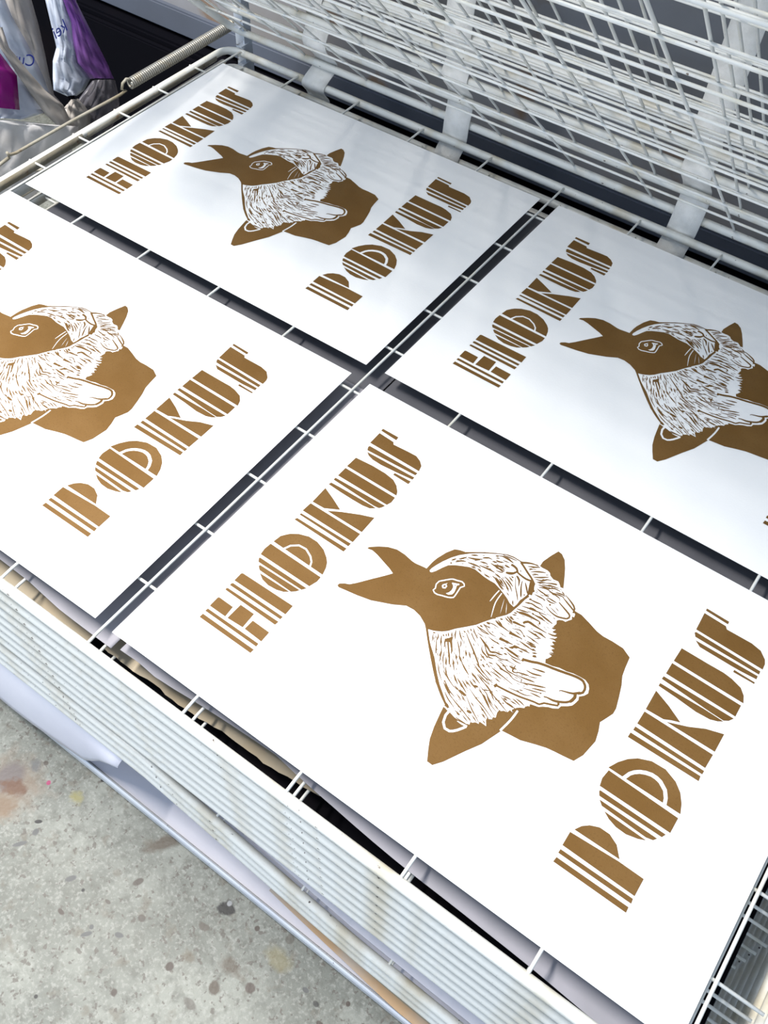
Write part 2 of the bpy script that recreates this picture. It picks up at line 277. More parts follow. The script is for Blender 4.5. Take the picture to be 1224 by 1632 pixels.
# ------------------------------------------------------------------ sheets lying on the lower shelves
def interp(T, x):
    if x <= T[0][0]: return T[0][1]
    for (a, b), (c, d) in zip(T, T[1:]):
        if x <= c: return b + (d - b) * (x - a) / (c - a)
    return T[-1][1]
def flat(z0, amp=.0015): return lambda x, y: z0 + amp * (1 + math.sin(x * 9 + y * 3) * math.cos(y * 7 + x)) 
E1 = [(-.2, 0), (-.146, -.001), (-.101, -.006), (-.05, -.007), (-.03, -.007)]
E2 = [(-.02, -.003), (.033, -.001), (.071, -.004), (.108, 0), (.17, .004), (.239, .007), (.273, .002), (.317, -.001), (.366, -.005), (.421, -.008), (.481, -.009), (.573, -.012), (.65, -.017)]
GS = 'sheets on the shelf below'
def lay(name, xs, yf, zf, m, label, cat, group=None, t=.0004):
    bm = bmesh.new(); sheet(bm, xs, yf, zf, t); c = ((xs[0] + xs[-1]) / 2, sum(yf(xs[len(xs) // 2])) / 2, zf(xs[len(xs) // 2], .25))
    return tag(link(name, bm, m, None, c), label, cat, group)
lay('newsprint_sheet', frange(-.715, -.004, 24), lambda x: (interp(E1, x), .512), flat(-.0338), M_news, 'lilac-grey newsprint sheet on the second shelf down, under the front left print', 'sheet')
lay('newsprint_sheet', frange(.006, .695, 24), lambda x: (interp(E2, x), .514), flat(-.0338), M_news, 'lilac-grey newsprint sheet on the second shelf down, under the nearest print', 'sheet')
lay('newsprint_sheet', frange(-.70, .003, 14), lambda x: (.508, 1.03), flat(-.0343, .0001), M_news_shade, 'newsprint sheet, gap shade in its colour, on the second shelf down, under the back left print', 'sheet')
lay('newsprint_sheet', frange(.0055, .695, 14), lambda x: (.508, 1.03), flat(-.0343, .0001), M_news_shade, 'newsprint sheet, gap shade in its colour, on the second shelf down, under the back right print', 'sheet')
K1 = [(-.5, -.012), (-.05, -.012)]
K2 = [(-.033, -.002), (.011, -.004), (.052, -.001), (.095, -.004), (.133, -.001), (.168, .002), (.217, .001), (.25, .004), (.279, .007), (.31, .012), (.34, .02), (.5, .06)]
lay('kraft_sheet', frange(-.715, -.052, 20), lambda x: (-.016 + .002 * math.sin(x * 40), .50), flat(-.0695), M_kraft, 'tan kraft sheet on the third shelf down, showing along the left of the front rod', 'sheet')
lay('kraft_sheet', frange(-.033, .60, 60), lambda x: (interp(K2, x) + .0012 * math.sin(x * 190) * math.sin(x * 67), .50), flat(-.0695), M_kraft, 'tan kraft sheet with torn front edge, third shelf down, below the nearest print', 'sheet')
bm = bmesh.new(); sheet(bm, frange(-.74, .745, 8), lambda x: (-.0175, 1.04), lambda x, y: -.1045); tag(link('gap_shade_sheet', bm, M_shade, None, (0, .5, -.139)), 'black board added as shade in the deep gap below the torn kraft sheet', 'infill')  # black sheet added where the gap is only deep shade
lay('newsprint_sheet', frange(-.70, .74, 30), lambda x: (-.020, .6), lambda x, y: -.2895 + sag(x) + .001, M_lilac, 'lilac sheet on the uppermost sagging shelf near the base of the rack', 'sheet')
lay('newsprint_sheet', frange(-.10, .74, 30), lambda x: (-.020, .6), lambda x, y: -.3655 + sag(x) + .001, M_lilac, 'lilac sheet on the lowest sagging shelf of the rack', 'sheet')
lay('kraft_sheet', frange(.20, .78, 20), lambda x: (-.040 + .02 * max(0, .45 - x) / .25, .5), lambda x, y: -.562 + .002 * math.sin(x * 20), M_card, 'orange-tan card sheet poking out above the base rail at lower right', 'sheet')
lay('kraft_sheet', frange(.14, .78, 20), lambda x: (-.028 + .01 * max(0, .45 - x) / .25, .5), lambda x, y: -.548 + .002 * math.sin(x * 20), M_kraft, 'pale tan card sheet just above the orange one by the base rail', 'sheet')
lay('lilac_sheet', frange(-.76, .78, 20), lambda x: (-.035, 1.0), lambda x, y: -.5860 + .006 * math.exp(-(y + .035) * 60), M_lilac, 'lilac sheet lining the base tray of the rack', 'sheet')
# sheet hanging out over the base rail
bm = bmesh.new(); top = []; n = 24
for i in range(n + 1):
    x = -.75 + (.75 - .06) * i / n
    zb = interp([(-.75, -.57), (-.39, -.565), (-.25, -.552), (-.165, -.545), (-.13, -.48), (-.06, -.41)], x)
    col = []
    for j in range(9):
        t = j / 8; y = -.018 - .029 * math.sin(t * math.pi / 2) ** .6 - .004 * t * math.sin(x * 14); z = -.398 + (zb + .398) * t
        col.append((x, y, z))
    top.append(col)
fr = [[bm.verts.new(p) for p in c] for c in top]; bk = [[bm.verts.new((p[0], p[1] + .0005, p[2])) for p in c] for c in top]
for i in range(n):
    for j in range(8):
        bm.faces.new((fr[i][j], fr[i + 1][j], fr[i + 1][j + 1], fr[i][j + 1])); bm.faces.new((bk[i][j], bk[i][j + 1], bk[i + 1][j + 1], bk[i + 1][j]))
    for j in (0, 8): bm.faces.new((fr[i][j], bk[i][j], bk[i + 1][j], fr[i + 1][j]))
for i in (0, n):
    for j in range(8): bm.faces.new((fr[i][j], fr[i][j + 1], bk[i][j + 1], bk[i][j]))
tag(link('hanging_sheet', bm, M_lilac, None, (-.4, -.04, -.5), True), 'loose lilac sheet drooping over the base rail at the left, its corner hanging free', 'sheet')
# ------------------------------------------------------------------ the prints
TR = """H1 1333 1500 1338 1614 2912 1600 2904 1488;
H1 1327 1704 1336 1787 2898 1781 2902 1691;
H1 1325 1870 1318 1921 1320 2156 1351 2179 1779 2168 1804 1866;
H1 1872 1868 1885 2324 2300 2320 2321 1889;
H1 2384 1888 2393 2168 2903 2154 2909 1863;
H1 1314 2423 1307 2476 1342 2495 2892 2501 2880 2389;
H1 1319 2586 1308 2643 1340 2674 2888 2663 2884 2577;
H1 1313 2749 1311 2997 1350 3027 1942 3031 2889 3034 2895 2752;
H1 1663 3276 2566 3290 2464 3206 2290 3148 2052 3128 1836 3171;
H1 1504 3417 1528 3457 2740 3471 2691 3391 2597 3313 1605 3336;
H1 1363 3589 1379 3624 2841 3611 2768 3506 1430 3503;
H1 1321 3709 1294 3887 1316 4096 2916 4062 2921 3912 2855 3695;
H1 1328 4191 1363 4419 1453 4550 1522 4626 1689 4744 1944 4834 2208 4829 2471 4741 2670 4601 2775 4491 2847 4358 2908 4144;
H1 1307 5028 1344 5105 2905 5106 2900 4988;
H1 1312 5226 1333 5282 2900 5288 2896 5185;
H1 1301 5372 1320 5674 2907 5661 2910 5350;
H1 1324 5743 1316 6290 1674 6140 2050 5962 1689 5755;
H1 1807 5738 2106 5922 2556 6148 2896 6283 2906 5731;
H1 1304 6442 1322 6524 1600 6538 2191 6547 2642 6557 2744 6543 2622 6451 2421 6415 2097 6410 1690 6420;
H1 1314 6638 1311 6721 2890 6751 2854 6667 2807 6598 2659 6578;
H1 1316 6820 1322 7138 2937 7119 2950 6937 2904 6803;
H1 1314 7211 1330 7586 1853 7628 2260 7621 2560 7572 2735 7465 2874 7315 2927 7196;
H1 1299 8766 1300 8851 1814 8851 1825 8731;
H1 1317 8235 1316 8668 1806 8634 1857 8562 2302 8592 2576 8601 2751 8521 2882 8398 2929 8215;
H1 1411 7979 1360 8094 1382 8138 2939 8135 2931 8043;
H1 1450 7927 2957 7967 2954 7878 2446 7823 2005 7787 1728 7798 1557 7847;
H1 2455 7709 2458 7780 2955 7802 2955 7690;
H0 1696 4159 1764 4323 1918 4454 2120 4468 2328 4369 2441 4265 2492 4147 2536 4159 2478 4290 2348 4411 2120 4518 1892 4502 1722 4358 1649 4186;
P1 10827 1538 10839 1654 12458 1650 12465 1527;
P1 10822 1749 10825 1841 12456 1844 12470 1738;
P1 10815 1933 10811 2262 11893 2323 12456 2312 12459 1907;
P1 10857 2356 10945 2508 11070 2621 11258 2704 11490 2702 11706 2595 11888 2368;
P1 11169 3061 11325 2969 11520 2907 11754 2897 11996 2959 12149 3032;
P1 10975 3222 12315 3200 12260 3119 12115 3083 11077 3129;
P1 10881 3381 10895 3407 12421 3379 12378 3282 10935 3288;
P1 10839 3485 10801 3662 10831 3903 12479 3842 12480 3463;
P1 10795 3953 10903 4178 11043 4370 11209 4515 11482 4635 11806 4647 12099 4525 12282 4364 12404 4163 12480 3946;
P1 10809 4826 10811 4955 12472 4954 12485 4827;
P1 10829 5044 10832 5144 12486 5107 12483 5011;
P1 10831 5232 10833 5588 12486 5558 12475 5181;
P1 10829 5656 10815 6204 11208 6034 11590 5825 11396 5745 11253 5669;
P1 11331 5650 11785 5840 12107 6021 12487 6146 12489 5645;
P1 10805 6345 10803 6430 11289 6428 11870 6437 12348 6417 12248 6343 12085 6281 11757 6263 11245 6316;
P1 10786 6548 10794 6635 12507 6618 12439 6502 12340 6435 12009 6450;
P1 10803 6729 10801 7057 12510 7009 12516 6684;
P1 10805 7131 10812 7544 11518 7535 11863 7538 12073 7506 12330 7418 12464 7272 12532 7091;
P1 10838 8825 10831 8897 11412 8872 11418 8788;
P1 10868 8208 10839 8743 11400 8714 11451 8644 12077 8646 12324 8588 12495 8424 12539 8316 12549 8151;
P1 10875 8106 10898 8143 12526 8077 12532 7980 10938 8013;
P1 10980 7932 12526 7925 12532 7830 12138 7807 11942 7806 11441 7818 11136 7825;
P1 12028 7687 12024 7753 12533 7736 12538 7690;
P0 11195 3898 11262 4081 11320 4156 11400 4226 11507 4280 11621 4313 11725 4310 11818 4286 11968 4185 12049 4051 12096 3882 12169 3915 12119 4097 12021 4257 11852 4373 11738 4404 11616 4407 11485 4371 11363 4308 11268 4226 11193 4126 11122 3933;
A1 3376 4123 3385 4190 3486 4271 3591 4317 3713 4463 3941 4777 4127 5027 4247 5200 4092 5268 3853 5342 3611 5417 3447 5448 3305 5417 3326 5484 3500 5633 3691 5759 3920 5833 4157 5827 4426 5773 4520 5770 4727 5801 4821 5810 4831 6049 4858 6212 4946 6489 5058 6700 5180 6757 5317 6791 5485 6917 5701 7074 5927 7215 6196 7360 6351 7391 6575 7387 6720 7439 6925 7537 7036 7535 7278 7381 7747 7236 8054 7142 8306 6931 8505 6932 8757 6849 9012 6755 9191 6725 9428 6735 9715 6722 9949 6598 9988 6308 10031 6074 10124 5856 10206 5587 10290 5278 10296 5121 10224 4932 10158 4769 10234 4557 10291 4311 10259 4091 10228 3873 10125 3637 9889 3600 9677 3573 9503 3543 9277 3471 8957 3357 8737 3334 8519 3306 8435 3066 8336 2786 8133 2428 7890 1960 7742 1757 7609 1760 7481 1987 7370 2209 7285 2501 7234 2755 7185 3024 7183 3106 6997 3199 6710 3409 6394 3750 6143 4006 5867 4303 5666 4501 5456 4614 5244 4665 5033 4649 4750 4480 4272 4266 3924 4182 3597 4126 3435 4096;
A1 7010 7505 7001 7707 7072 7961 7156 8197 7268 8178 7405 8068 7537 7856 7639 7652 7795 7316 7643 7268 7255 7419;
A0 4909 5812 4915 5892 4957 6044 5026 6231 5127 6443 5248 6626 5419 6810 5609 6965 5809 7103 6013 7237 6175 7322 6366 7359 6530 7361 6665 7311 6831 7226 6950 7166 7009 7106 7068 6930 7182 6637 7136 6431 7125 6279 7099 6152 6964 6187 6864 6255 6749 6312 6610 6368 6548 6394 6386 6447 6224 6444 6078 6452 5918 6480 5786 6501 5637 6473 5474 6392 5315 6303 5189 6203 5117 6058 5042 5882 4984 5791 4938 5780;
A0 6608 7301 6692 7435 6863 7492 6996 7544 7084 7532 7220 7542 7307 7515 7356 7448 7464 7400 7593 7419 7662 7368 7717 7307 7807 7323 7937 7268 8110 7171 8244 7071 8303 6992 8311 6898 8377 6849 8395 6765 8339 6760 8383 6683 8329 6606 8291 6536 8215 6533 8142 6490 8108 6441 8148 6361 8125 6248 8218 6221 8179 6120 8284 6139 8267 6067 8343 6052 8298 5947 8380 5938 8304 5870 8400 5836 8300 5761 8447 5754 8390 5688 8528 5629 8383 5567 8487 5552 8439 5437 8077 5017 7413 4843 6913 5644 7076 5864 7127 5976 7153 6130 7184 6277 7208 6470 7215 6626 7249 6803 7194 6966;
A0 5807 4436 5932 4475 6104 4575 6214 4685 6318 4833 6487 5021 6643 5203 6756 5397 6866 5568 7334 5985 7637 6078 8150 5808 8226 5438 8252 5040 8182 4579 8690 4159 8515 3971 8424 3981 8447 3861 8341 3841 8350 3770 8265 3687 8201 3708 8220 3596 8255 3486 8194 3461 8217 3410 8144 3365 8099 3409 8114 3305 8194 3192 8098 3197 8021 3198 8033 3139 7954 3129 7912 3088 7862 3060 7880 3007 7798 2975 7661 2949 7522 2952 7417 2980 7357 2993 7264 3002 7293 3062 7206 3114 6986 3286 6802 3429 6590 3637 6344 3909 6106 4111 5929 4277;
A0 7230 5646 7780 6345 8102 6188 8228 5849 8351 5515 8475 5273 8298 5162 8717 4164 8643 4147 8644 4060 8492 3977 8521 3901 8487 3817 8412 3830 8394 3748 8225 3720 8216 3597 7744 3265 6682 4910;
A0 7987 5084 8305 5252 8456 5309 8623 5337 8774 5394 8946 5412 9100 5459 9271 5477 9403 5480 9512 5426 9576 5339 9613 5220 9568 5120 9484 5031 9517 4950 9501 4859 9472 4753 9402 4681 9324 4623 9277 4588 9259 4502 9164 4436 9053 4396 8955 4335 8880 4272 8783 4246 8668 4213 8602 4060 8455 4003 8288 3722 8088 3678 7808 3943 7713 4466;
A1 7856 4090 7874 4134 7887 4180 7829 4209 7811 4165 7798 4118;
A1 7849 4135 7898 4139 7967 4146 8046 4154 8120 4162 8189 4172 8259 4182 8327 4193 8392 4205 8452 4218 8508 4233 8560 4247 8609 4260 8667 4275 8719 4288 8764 4298 8821 4303 8874 4317 8913 4362 8948 4406 8983 4425 9028 4443 9077 4463 9133 4490 9192 4520 9233 4540 9216 4584 9175 4564 9116 4534 9060 4507 9013 4488 8966 4469 8922 4445 8882 4396 8853 4359 8814 4350 8757 4345 8709 4335 8657 4322 8598 4307 8549 4294 8497 4279 8441 4265 8383 4252 8319 4240 8251 4229 8182 4219 8113 4210 8039 4201 7961 4193 7892 4187 7843 4182;
A1 8035 5031 8031 5077 8027 5123 7972 5120 7977 5075 7981 5029;
A1 8019 5054 8065 5069 8130 5091 8193 5114 8244 5137 8290 5160 8338 5181 8392 5198 8451 5214 8513 5229 8561 5240 8612 5250 8664 5260 8717 5272 8772 5284 8828 5298 8884 5312 8937 5326 8990 5340 9041 5354 9089 5367 9134 5377 9186 5387 9233 5394 9275 5398 9329 5398 9368 5391 9440 5334 9463 5296 9478 5256 9481 5180 9446 5143 9406 5105 9441 5053 9485 5093 9535 5157 9534 5265 9512 5328 9477 5384 9391 5452 9332 5466 9271 5466 9225 5462 9176 5455 9121 5444 9075 5433 9026 5420 8974 5406 8922 5392 8869 5379 8813 5365 8757 5351 8703 5338 8651 5327 8599 5317 8548 5307 8498 5296 8435 5281 8375 5264 8317 5246 8265 5224 8219 5200 8171 5178 8110 5156 8045 5135 7999 5119;
A1 8451 5317 8480 5307 8484 5341 8470 5364 8441 5374 8438 5340;
A1 9443 5156 9413 5125 9372 5082 9333 5045 9275 5012 9213 4986 9143 4960 9081 4934 9047 4891 9060 4876 9093 4910 9152 4927 9224 4947 9290 4966 9357 4996 9405 5034 9448 5079 9478 5110;
A1 9358 5025 9384 4953 9372 4881 9350 4812 9412 4780 9443 4856 9457 4961 9421 5055;
A1 9384 4856 9353 4815 9307 4764 9270 4736 9226 4709 9182 4684 9122 4654 9061 4631 9015 4620 8963 4612 8917 4603 8842 4575 8849 4548 8925 4568 8968 4569 9021 4570 9074 4575 9141 4597 9205 4629 9251 4655 9298 4684 9341 4717 9389 4774 9421 4820;
A1 9168 4611 9183 4584 9199 4556 9240 4586 9224 4614 9209 4642;
A1 7710 6614 7750 6595 7806 6570 7863 6549 7916 6535 7968 6526 8017 6521 8075 6524 8128 6538 8188 6562 8239 6585 8278 6602 8263 6645 8224 6628 8173 6605 8115 6583 8066 6570 8013 6563 7968 6565 7918 6570 7867 6580 7811 6597 7755 6619 7715 6634;
A1 8289 6608 8325 6678 8306 6760 8262 6793 8210 6817 8164 6836 8110 6855 8057 6873 8000 6894 7944 6914 7904 6928 7898 6900 7937 6882 7993 6858 8049 6834 8101 6811 8153 6789 8198 6770 8247 6747 8271 6733 8283 6691 8252 6638;
A1 7893 7090 7934 7067 7992 7036 8048 7007 8093 6986 8136 6969 8175 6952 8235 6926 8279 6906 8290 6950 8246 6970 8186 6996 8146 7013 8103 7031 8057 7049 8000 7069 7940 7091 7897 7105;
A1 7924 7175 7963 7157 8018 7132 8074 7104 8127 7074 8181 7042 8222 7017 8273 6967 8288 6910 8300 6852 8341 6860 8329 6921 8306 6996 8244 7059 8196 7088 8139 7115 8083 7139 8025 7161 7967 7180 7927 7192;
A1 6572 7323 6620 7300 6687 7266 6735 7238 6788 7207 6844 7174 6889 7150 6935 7126 6981 7101 7023 7077 7078 7038 7130 6997 7166 6969 7190 7016 7154 7045 7100 7086 7043 7127 6998 7153 6951 7179 6904 7203 6861 7227 6805 7259 6752 7290 6703 7319 6634 7354 6585 7377;
A1 6614 7327 6654 7359 6711 7400 6753 7427 6800 7453 6847 7475 6900 7489 6955 7498 6994 7505 6990 7525 6950 7525 6893 7522 6835 7514 6782 7497 6731 7475 6683 7452 6624 7410 6582 7376;
A1 7083 6980 7109 6943 7145 6892 7168 6855 7188 6773 7215 6716 7238 6674 7282 6695 7269 6740 7255 6792 7234 6882 7200 6939 7163 6993 7137 7030;
A1 7186 6998 7150 6991 7114 6983 7130 6918 7166 6925 7202 6933;
A1 7248 6865 7218 6830 7188 6795 7227 6750 7257 6784 7286 6819;
A1 7094 7079 7054 7066 6997 7050 6940 7039 6885 7039 6827 7044 6775 7050 6706 7064 6657 7075 6653 7030 6702 7015 6773 6999 6828 6989 6889 6982 6950 6982 7012 6993 7071 7011 7112 7024;
A1 6426 7118 6482 7123 6530 7116 6577 7102 6616 7071 6647 7040 6677 7076 6646 7115 6596 7162 6534 7182 6476 7190 6415 7186;
A1 6443 6854 6483 6857 6534 6874 6581 6904 6623 6949 6649 7010 6662 7060 6627 7081 6607 7041 6579 6996 6541 6970 6500 6944 6458 6919 6428 6895;
A1 7207 6647 7188 6589 7164 6518 7141 6469 7122 6410 7119 6353 7122 6296 7120 6245 7112 6199 7101 6155 7087 6117 7056 6064 7028 6026 7072 5982 7101 6023 7136 6082 7153 6128 7166 6178 7175 6231 7177 6289 7175 6347 7176 6391 7190 6440 7210 6491 7232 6565 7250 6625;
A1 6548 6394 6749 6312 6864 6255 6964 6187 7099 6152 7135 6187 7129 6028 7080 5885 6970 5768 6869 5637 6724 5431 6320 5705 6166 6312;
A1 5815 7407 5816 7406 5818 7406 5818 7406 5816 7407 5815 7407;
A1 6692 6898 6712 6858 6742 6800 6777 6737 6813 6679 6851 6627 6893 6578 6933 6532 6969 6489 7013 6433 7054 6384 7084 6351 7091 6358 7068 6397 7033 6453 6989 6510 6951 6554 6909 6598 6867 6645 6828 6692 6791 6747 6754 6809 6723 6865 6700 6904;
A1 6691 6936 6737 6902 6793 6860 6826 6817 6863 6756 6890 6713 6900 6719 6885 6768 6859 6838 6825 6904 6756 6954 6699 6969;
A1 6875 6909 6888 6864 6909 6799 6938 6725 6971 6660 7012 6586 7054 6521 7091 6483 7103 6492 7086 6545 7047 6612 7004 6683 6968 6742 6934 6810 6908 6872 6889 6914;
A1 6960 6903 6984 6869 7019 6823 7055 6778 7093 6735 7134 6691 7164 6662 7175 6673 7153 6711 7120 6764 7084 6813 7043 6854 7001 6891 6970 6916;
A1 6563 6808 6634 6765 6710 6750 6713 6765 6642 6807 6566 6822;
A1 6474 6753 6509 6737 6559 6716 6612 6692 6657 6671 6709 6650 6756 6631 6790 6619 6794 6633 6763 6654 6718 6682 6668 6712 6621 6733 6564 6750 6512 6762 6476 6768;
A1 6535 6670 6571 6650 6623 6623 6679 6597 6723 6576 6789 6528 6832 6488 6840 6499 6802 6548 6738 6609 6689 6637 6631 6660 6576 6675 6538 6685;
A1 6605 6571 6684 6495 6774 6444 6781 6456 6702 6531 6611 6584;
A1 6431 6671 6470 6643 6526 6605 6584 6570 6642 6540 6701 6513 6743 6495 6748 6509 6709 6537 6654 6574 6597 6609 6538 6640 6478 6667 6436 6685;
A1 6975 6295 7004 6229 7052 6178 7062 6187 7033 6253 6985 6303;
A1 7108 6608 7114 6579 7138 6567 7147 6576 7141 6605 7117 6617;
A1 6602 6848 6639 6834 6672 6849 6671 6864 6634 6878 6600 6863;
A1 6207 6774 6256 6777 6322 6787 6374 6813 6385 6896 6375 6900 6356 6830 6312 6820 6249 6802 6204 6786;
A1 6168 6837 6216 6844 6277 6854 6341 6865 6392 6874 6390 6886 6337 6890 6269 6887 6209 6868 6165 6848;
A1 6124 6909 6162 6918 6214 6932 6261 6947 6327 6960 6376 6967 6374 6979 6323 6982 6253 6980 6203 6964 6153 6939 6120 6920;
A1 6266 6677 6336 6653 6405 6651 6406 6663 6336 6686 6267 6688;
A1 6309 6606 6343 6589 6391 6565 6443 6543 6501 6523 6562 6505 6604 6493 6606 6504 6565 6524 6506 6551 6449 6574 6397 6593 6347 6608 6312 6617;
A1 6389 6511 6519 6435 6654 6379 6657 6389 6528 6465 6392 6522;
A1 6745 6396 6793 6361 6847 6346 6850 6356 6802 6391 6748 6406;
A1 6021 7176 6060 7192 6115 7214 6168 7234 6222 7247 6278 7258 6317 7266 6315 7278 6274 7279 6216 7277 6157 7267 6102 7243 6051 7211 6015 7187;
A1 6108 7269 6142 7272 6191 7278 6246 7284 6297 7292 6349 7300 6404 7310 6453 7320 6487 7327 6484 7339 6449 7338 6399 7336 6342 7332 6290 7326 6238 7316 6185 7303 6137 7291 6105 7281;
A1 6012 7090 6065 7102 6108 7135 6103 7146 6050 7134 6007 7101;
A1 6062 7008 6144 7022 6218 7058 6214 7070 6132 7055 6058 7019;
A1 6192 7132 6278 7138 6359 7165 6356 7176 6270 7171 6189 7144;
A1 6300 7056 6376 7041 6449 7049 6448 7060 6373 7075 6300 7067;
A1 6683 7150 6696 7119 6722 7102 6729 7109 6716 7140 6689 7158;
A1 6044 7035 6097 7035 6162 7043 6217 7072 6255 7100 6250 7110 6206 7095 6151 7076 6091 7060 6042 7047;
A1 6776 7344 6818 7360 6875 7385 6928 7413 6973 7444 7013 7477 7040 7502 7033 7516 7000 7502 6955 7480 6908 7454 6857 7422 6805 7385 6769 7358;
A1 6843 7301 6891 7312 6926 7350 6919 7365 6870 7353 6835 7315;
A1 6921 7256 6952 7274 6994 7301 7040 7331 7083 7358 7124 7383 7167 7409 7206 7432 7232 7450 7226 7465 7196 7456 7154 7441 7106 7423 7062 7399 7019 7368 6976 7330 6939 7295 6913 7269;
A1 6980 7208 7048 7238 7101 7294 7094 7308 7026 7278 6972 7222;
A1 7050 7157 7088 7174 7141 7202 7196 7236 7240 7270 7285 7313 7325 7354 7353 7384 7344 7397 7312 7376 7266 7344 7216 7308 7174 7275 7123 7234 7076 7198 7043 7171;
A1 7110 7138 7153 7144 7214 7156 7270 7176 7311 7214 7341 7257 7365 7292 7413 7317 7451 7330 7448 7345 7406 7341 7349 7321 7313 7289 7283 7248 7250 7214 7203 7188 7146 7168 7106 7153;
A1 7187 7079 7222 7093 7270 7116 7310 7141 7352 7174 7379 7197 7372 7212 7339 7201 7291 7181 7250 7155 7208 7120 7180 7093;
A1 7365 7187 7403 7203 7455 7229 7506 7252 7555 7271 7601 7291 7628 7320 7622 7335 7584 7336 7537 7316 7490 7289 7441 7259 7392 7226 7358 7202;
A1 7250 7038 7293 7043 7353 7053 7410 7065 7462 7082 7511 7102 7544 7118 7540 7131 7504 7127 7452 7118 7399 7105 7343 7088 7286 7067 7246 7051;
A1 7315 7099 7351 7107 7402 7121 7452 7137 7494 7157 7534 7181 7573 7203 7622 7219 7674 7233 7711 7243 7708 7257 7670 7254 7615 7248 7561 7237 7517 7219 7477 7195 7438 7171 7392 7149 7344 7128 7310 7113;
A1 7284 6924 7320 6913 7372 6899 7427 6891 7486 6890 7547 6894 7589 6899 7588 6913 7545 6919 7484 6926 7426 6931 7373 6935 7321 6938 7285 6938;
A1 7490 7077 7517 7094 7555 7120 7596 7147 7632 7168 7684 7182 7739 7188 7778 7192 7777 7207 7737 7211 7679 7215 7619 7207 7577 7183 7538 7148 7505 7113 7483 7089;
A1 7320 6747 7361 6746 7418 6745 7473 6747 7524 6751 7574 6757 7609 6763 7608 6777 7572 6782 7521 6787 7468 6787 7413 6781 7357 6770 7318 6761;
A1 7301 6986 7332 6996 7375 7012 7421 7029 7463 7042 7520 7049 7579 7049 7621 7050 7621 7064 7579 7072 7517 7082 7454 7082 7408 7068 7362 7043 7322 7018 7296 6999;
A1 7601 6808 7636 6793 7686 6775 7738 6770 7806 6794 7854 6821 7849 6834 7798 6820 7732 6810 7688 6814 7638 6819 7602 6822;
A1 7556 7026 7589 7023 7637 7022 7688 7019 7732 7018 7782 7014 7827 7010 7859 7004 7900 6938 7909 6945 7870 7020 7830 7040 7782 7052 7730 7058 7684 7058 7633 7052 7587 7045 7554 7040;
A1 7661 7053 7699 7056 7753 7062 7805 7070 7852 7080 7897 7092 7929 7103 7926 7117 7893 7117 7845 7116 7796 7110 7745 7097 7693 7080 7657 7067;
A1 7692 7102 7737 7108 7798 7118 7849 7129 7906 7138 7946 7141 7945 7155 7904 7165 7843 7169 7788 7157 7729 7134 7689 7116;
A1 7609 6864 7654 6856 7716 6848 7772 6846 7831 6852 7870 6858 7869 6872 7829 6879 7769 6886 7714 6887 7652 6883 7609 6878;
A1 7804 7214 7854 7178 7910 7167 7913 7180 7863 7216 7807 7227;
A1 7501 6879 7569 6869 7629 6899 7625 6920 7557 6929 7497 6900;
A1 7618 7047 7655 7009 7701 7007 7706 7027 7670 7065 7624 7066;
A1 7740 6707 7771 6694 7792 6720 7786 6741 7756 6753 7735 6727;
A1 7480 7090 7527 7089 7560 7125 7552 7145 7505 7147 7472 7111;
A1 7255 7204 7301 7213 7325 7257 7315 7275 7269 7266 7245 7223;
A1 7805 6664 7842 6649 7895 6629 7945 6614 8014 6598 8064 6587 8065 6596 8016 6614 7949 6638 7898 6653 7844 6665 7806 6672;
A1 7901 6736 7963 6702 8028 6684 8030 6692 7968 6726 7902 6744;
A1 7998 6464 8032 6446 8068 6444 8069 6452 8035 6470 7999 6473;
A1 7286 6542 7322 6552 7336 6592 7325 6607 7289 6596 7275 6557;
A1 7290 6561 7322 6559 7369 6558 7419 6558 7463 6562 7511 6572 7552 6585 7584 6592 7658 6553 7663 6567 7588 6615 7546 6617 7502 6612 7455 6605 7413 6599 7364 6591 7319 6583 7288 6576;
A1 7261 6413 7299 6429 7352 6453 7401 6468 7456 6465 7521 6458 7570 6463 7624 6472 7674 6482 7709 6489 7707 6504 7671 6504 7620 6503 7564 6502 7519 6501 7455 6508 7393 6506 7341 6482 7290 6450 7254 6427;
A1 7237 6284 7278 6291 7336 6303 7394 6315 7442 6321 7490 6331 7553 6344 7624 6362 7710 6384 7792 6405 7848 6420 7844 6435 7787 6426 7704 6412 7616 6397 7544 6386 7480 6373 7432 6363 7385 6350 7328 6332 7272 6313 7233 6298;
A1 7182 6144 7224 6149 7284 6159 7340 6171 7391 6188 7439 6209 7471 6224 7467 6239 7431 6234 7380 6225 7328 6213 7274 6195 7217 6174 7178 6158;
A1 7198 6082 7248 6073 7292 6091 7290 6106 7241 6115 7196 6097;
A1 7179 6018 7226 6013 7267 6035 7264 6050 7216 6055 7175 6032;
A1 7183 5947 7235 5957 7275 5992 7269 6005 7218 5996 7177 5961;
A1 7256 6420 7334 6433 7400 6478 7394 6495 7316 6482 7249 6437;
A1 7408 6361 7493 6357 7572 6385 7569 6402 7484 6407 7405 6378;
A1 7529 6255 7570 6238 7609 6254 7608 6271 7567 6288 7528 6273;
A1 7281 6071 7312 6075 7356 6084 7403 6099 7448 6110 7492 6118 7537 6126 7584 6132 7630 6139 7677 6145 7726 6150 7770 6155 7800 6160 7797 6186 7766 6189 7722 6191 7672 6192 7623 6193 7577 6193 7528 6194 7479 6193 7431 6186 7382 6174 7333 6159 7292 6138 7264 6122;
A1 7791 6168 7801 6128 7820 6093 7856 6118 7838 6152 7812 6182;
A1 7591 6252 7623 6248 7670 6244 7720 6242 7765 6243 7818 6247 7868 6250 7903 6254 7902 6271 7867 6279 7816 6287 7761 6293 7715 6292 7665 6285 7620 6277 7589 6269;
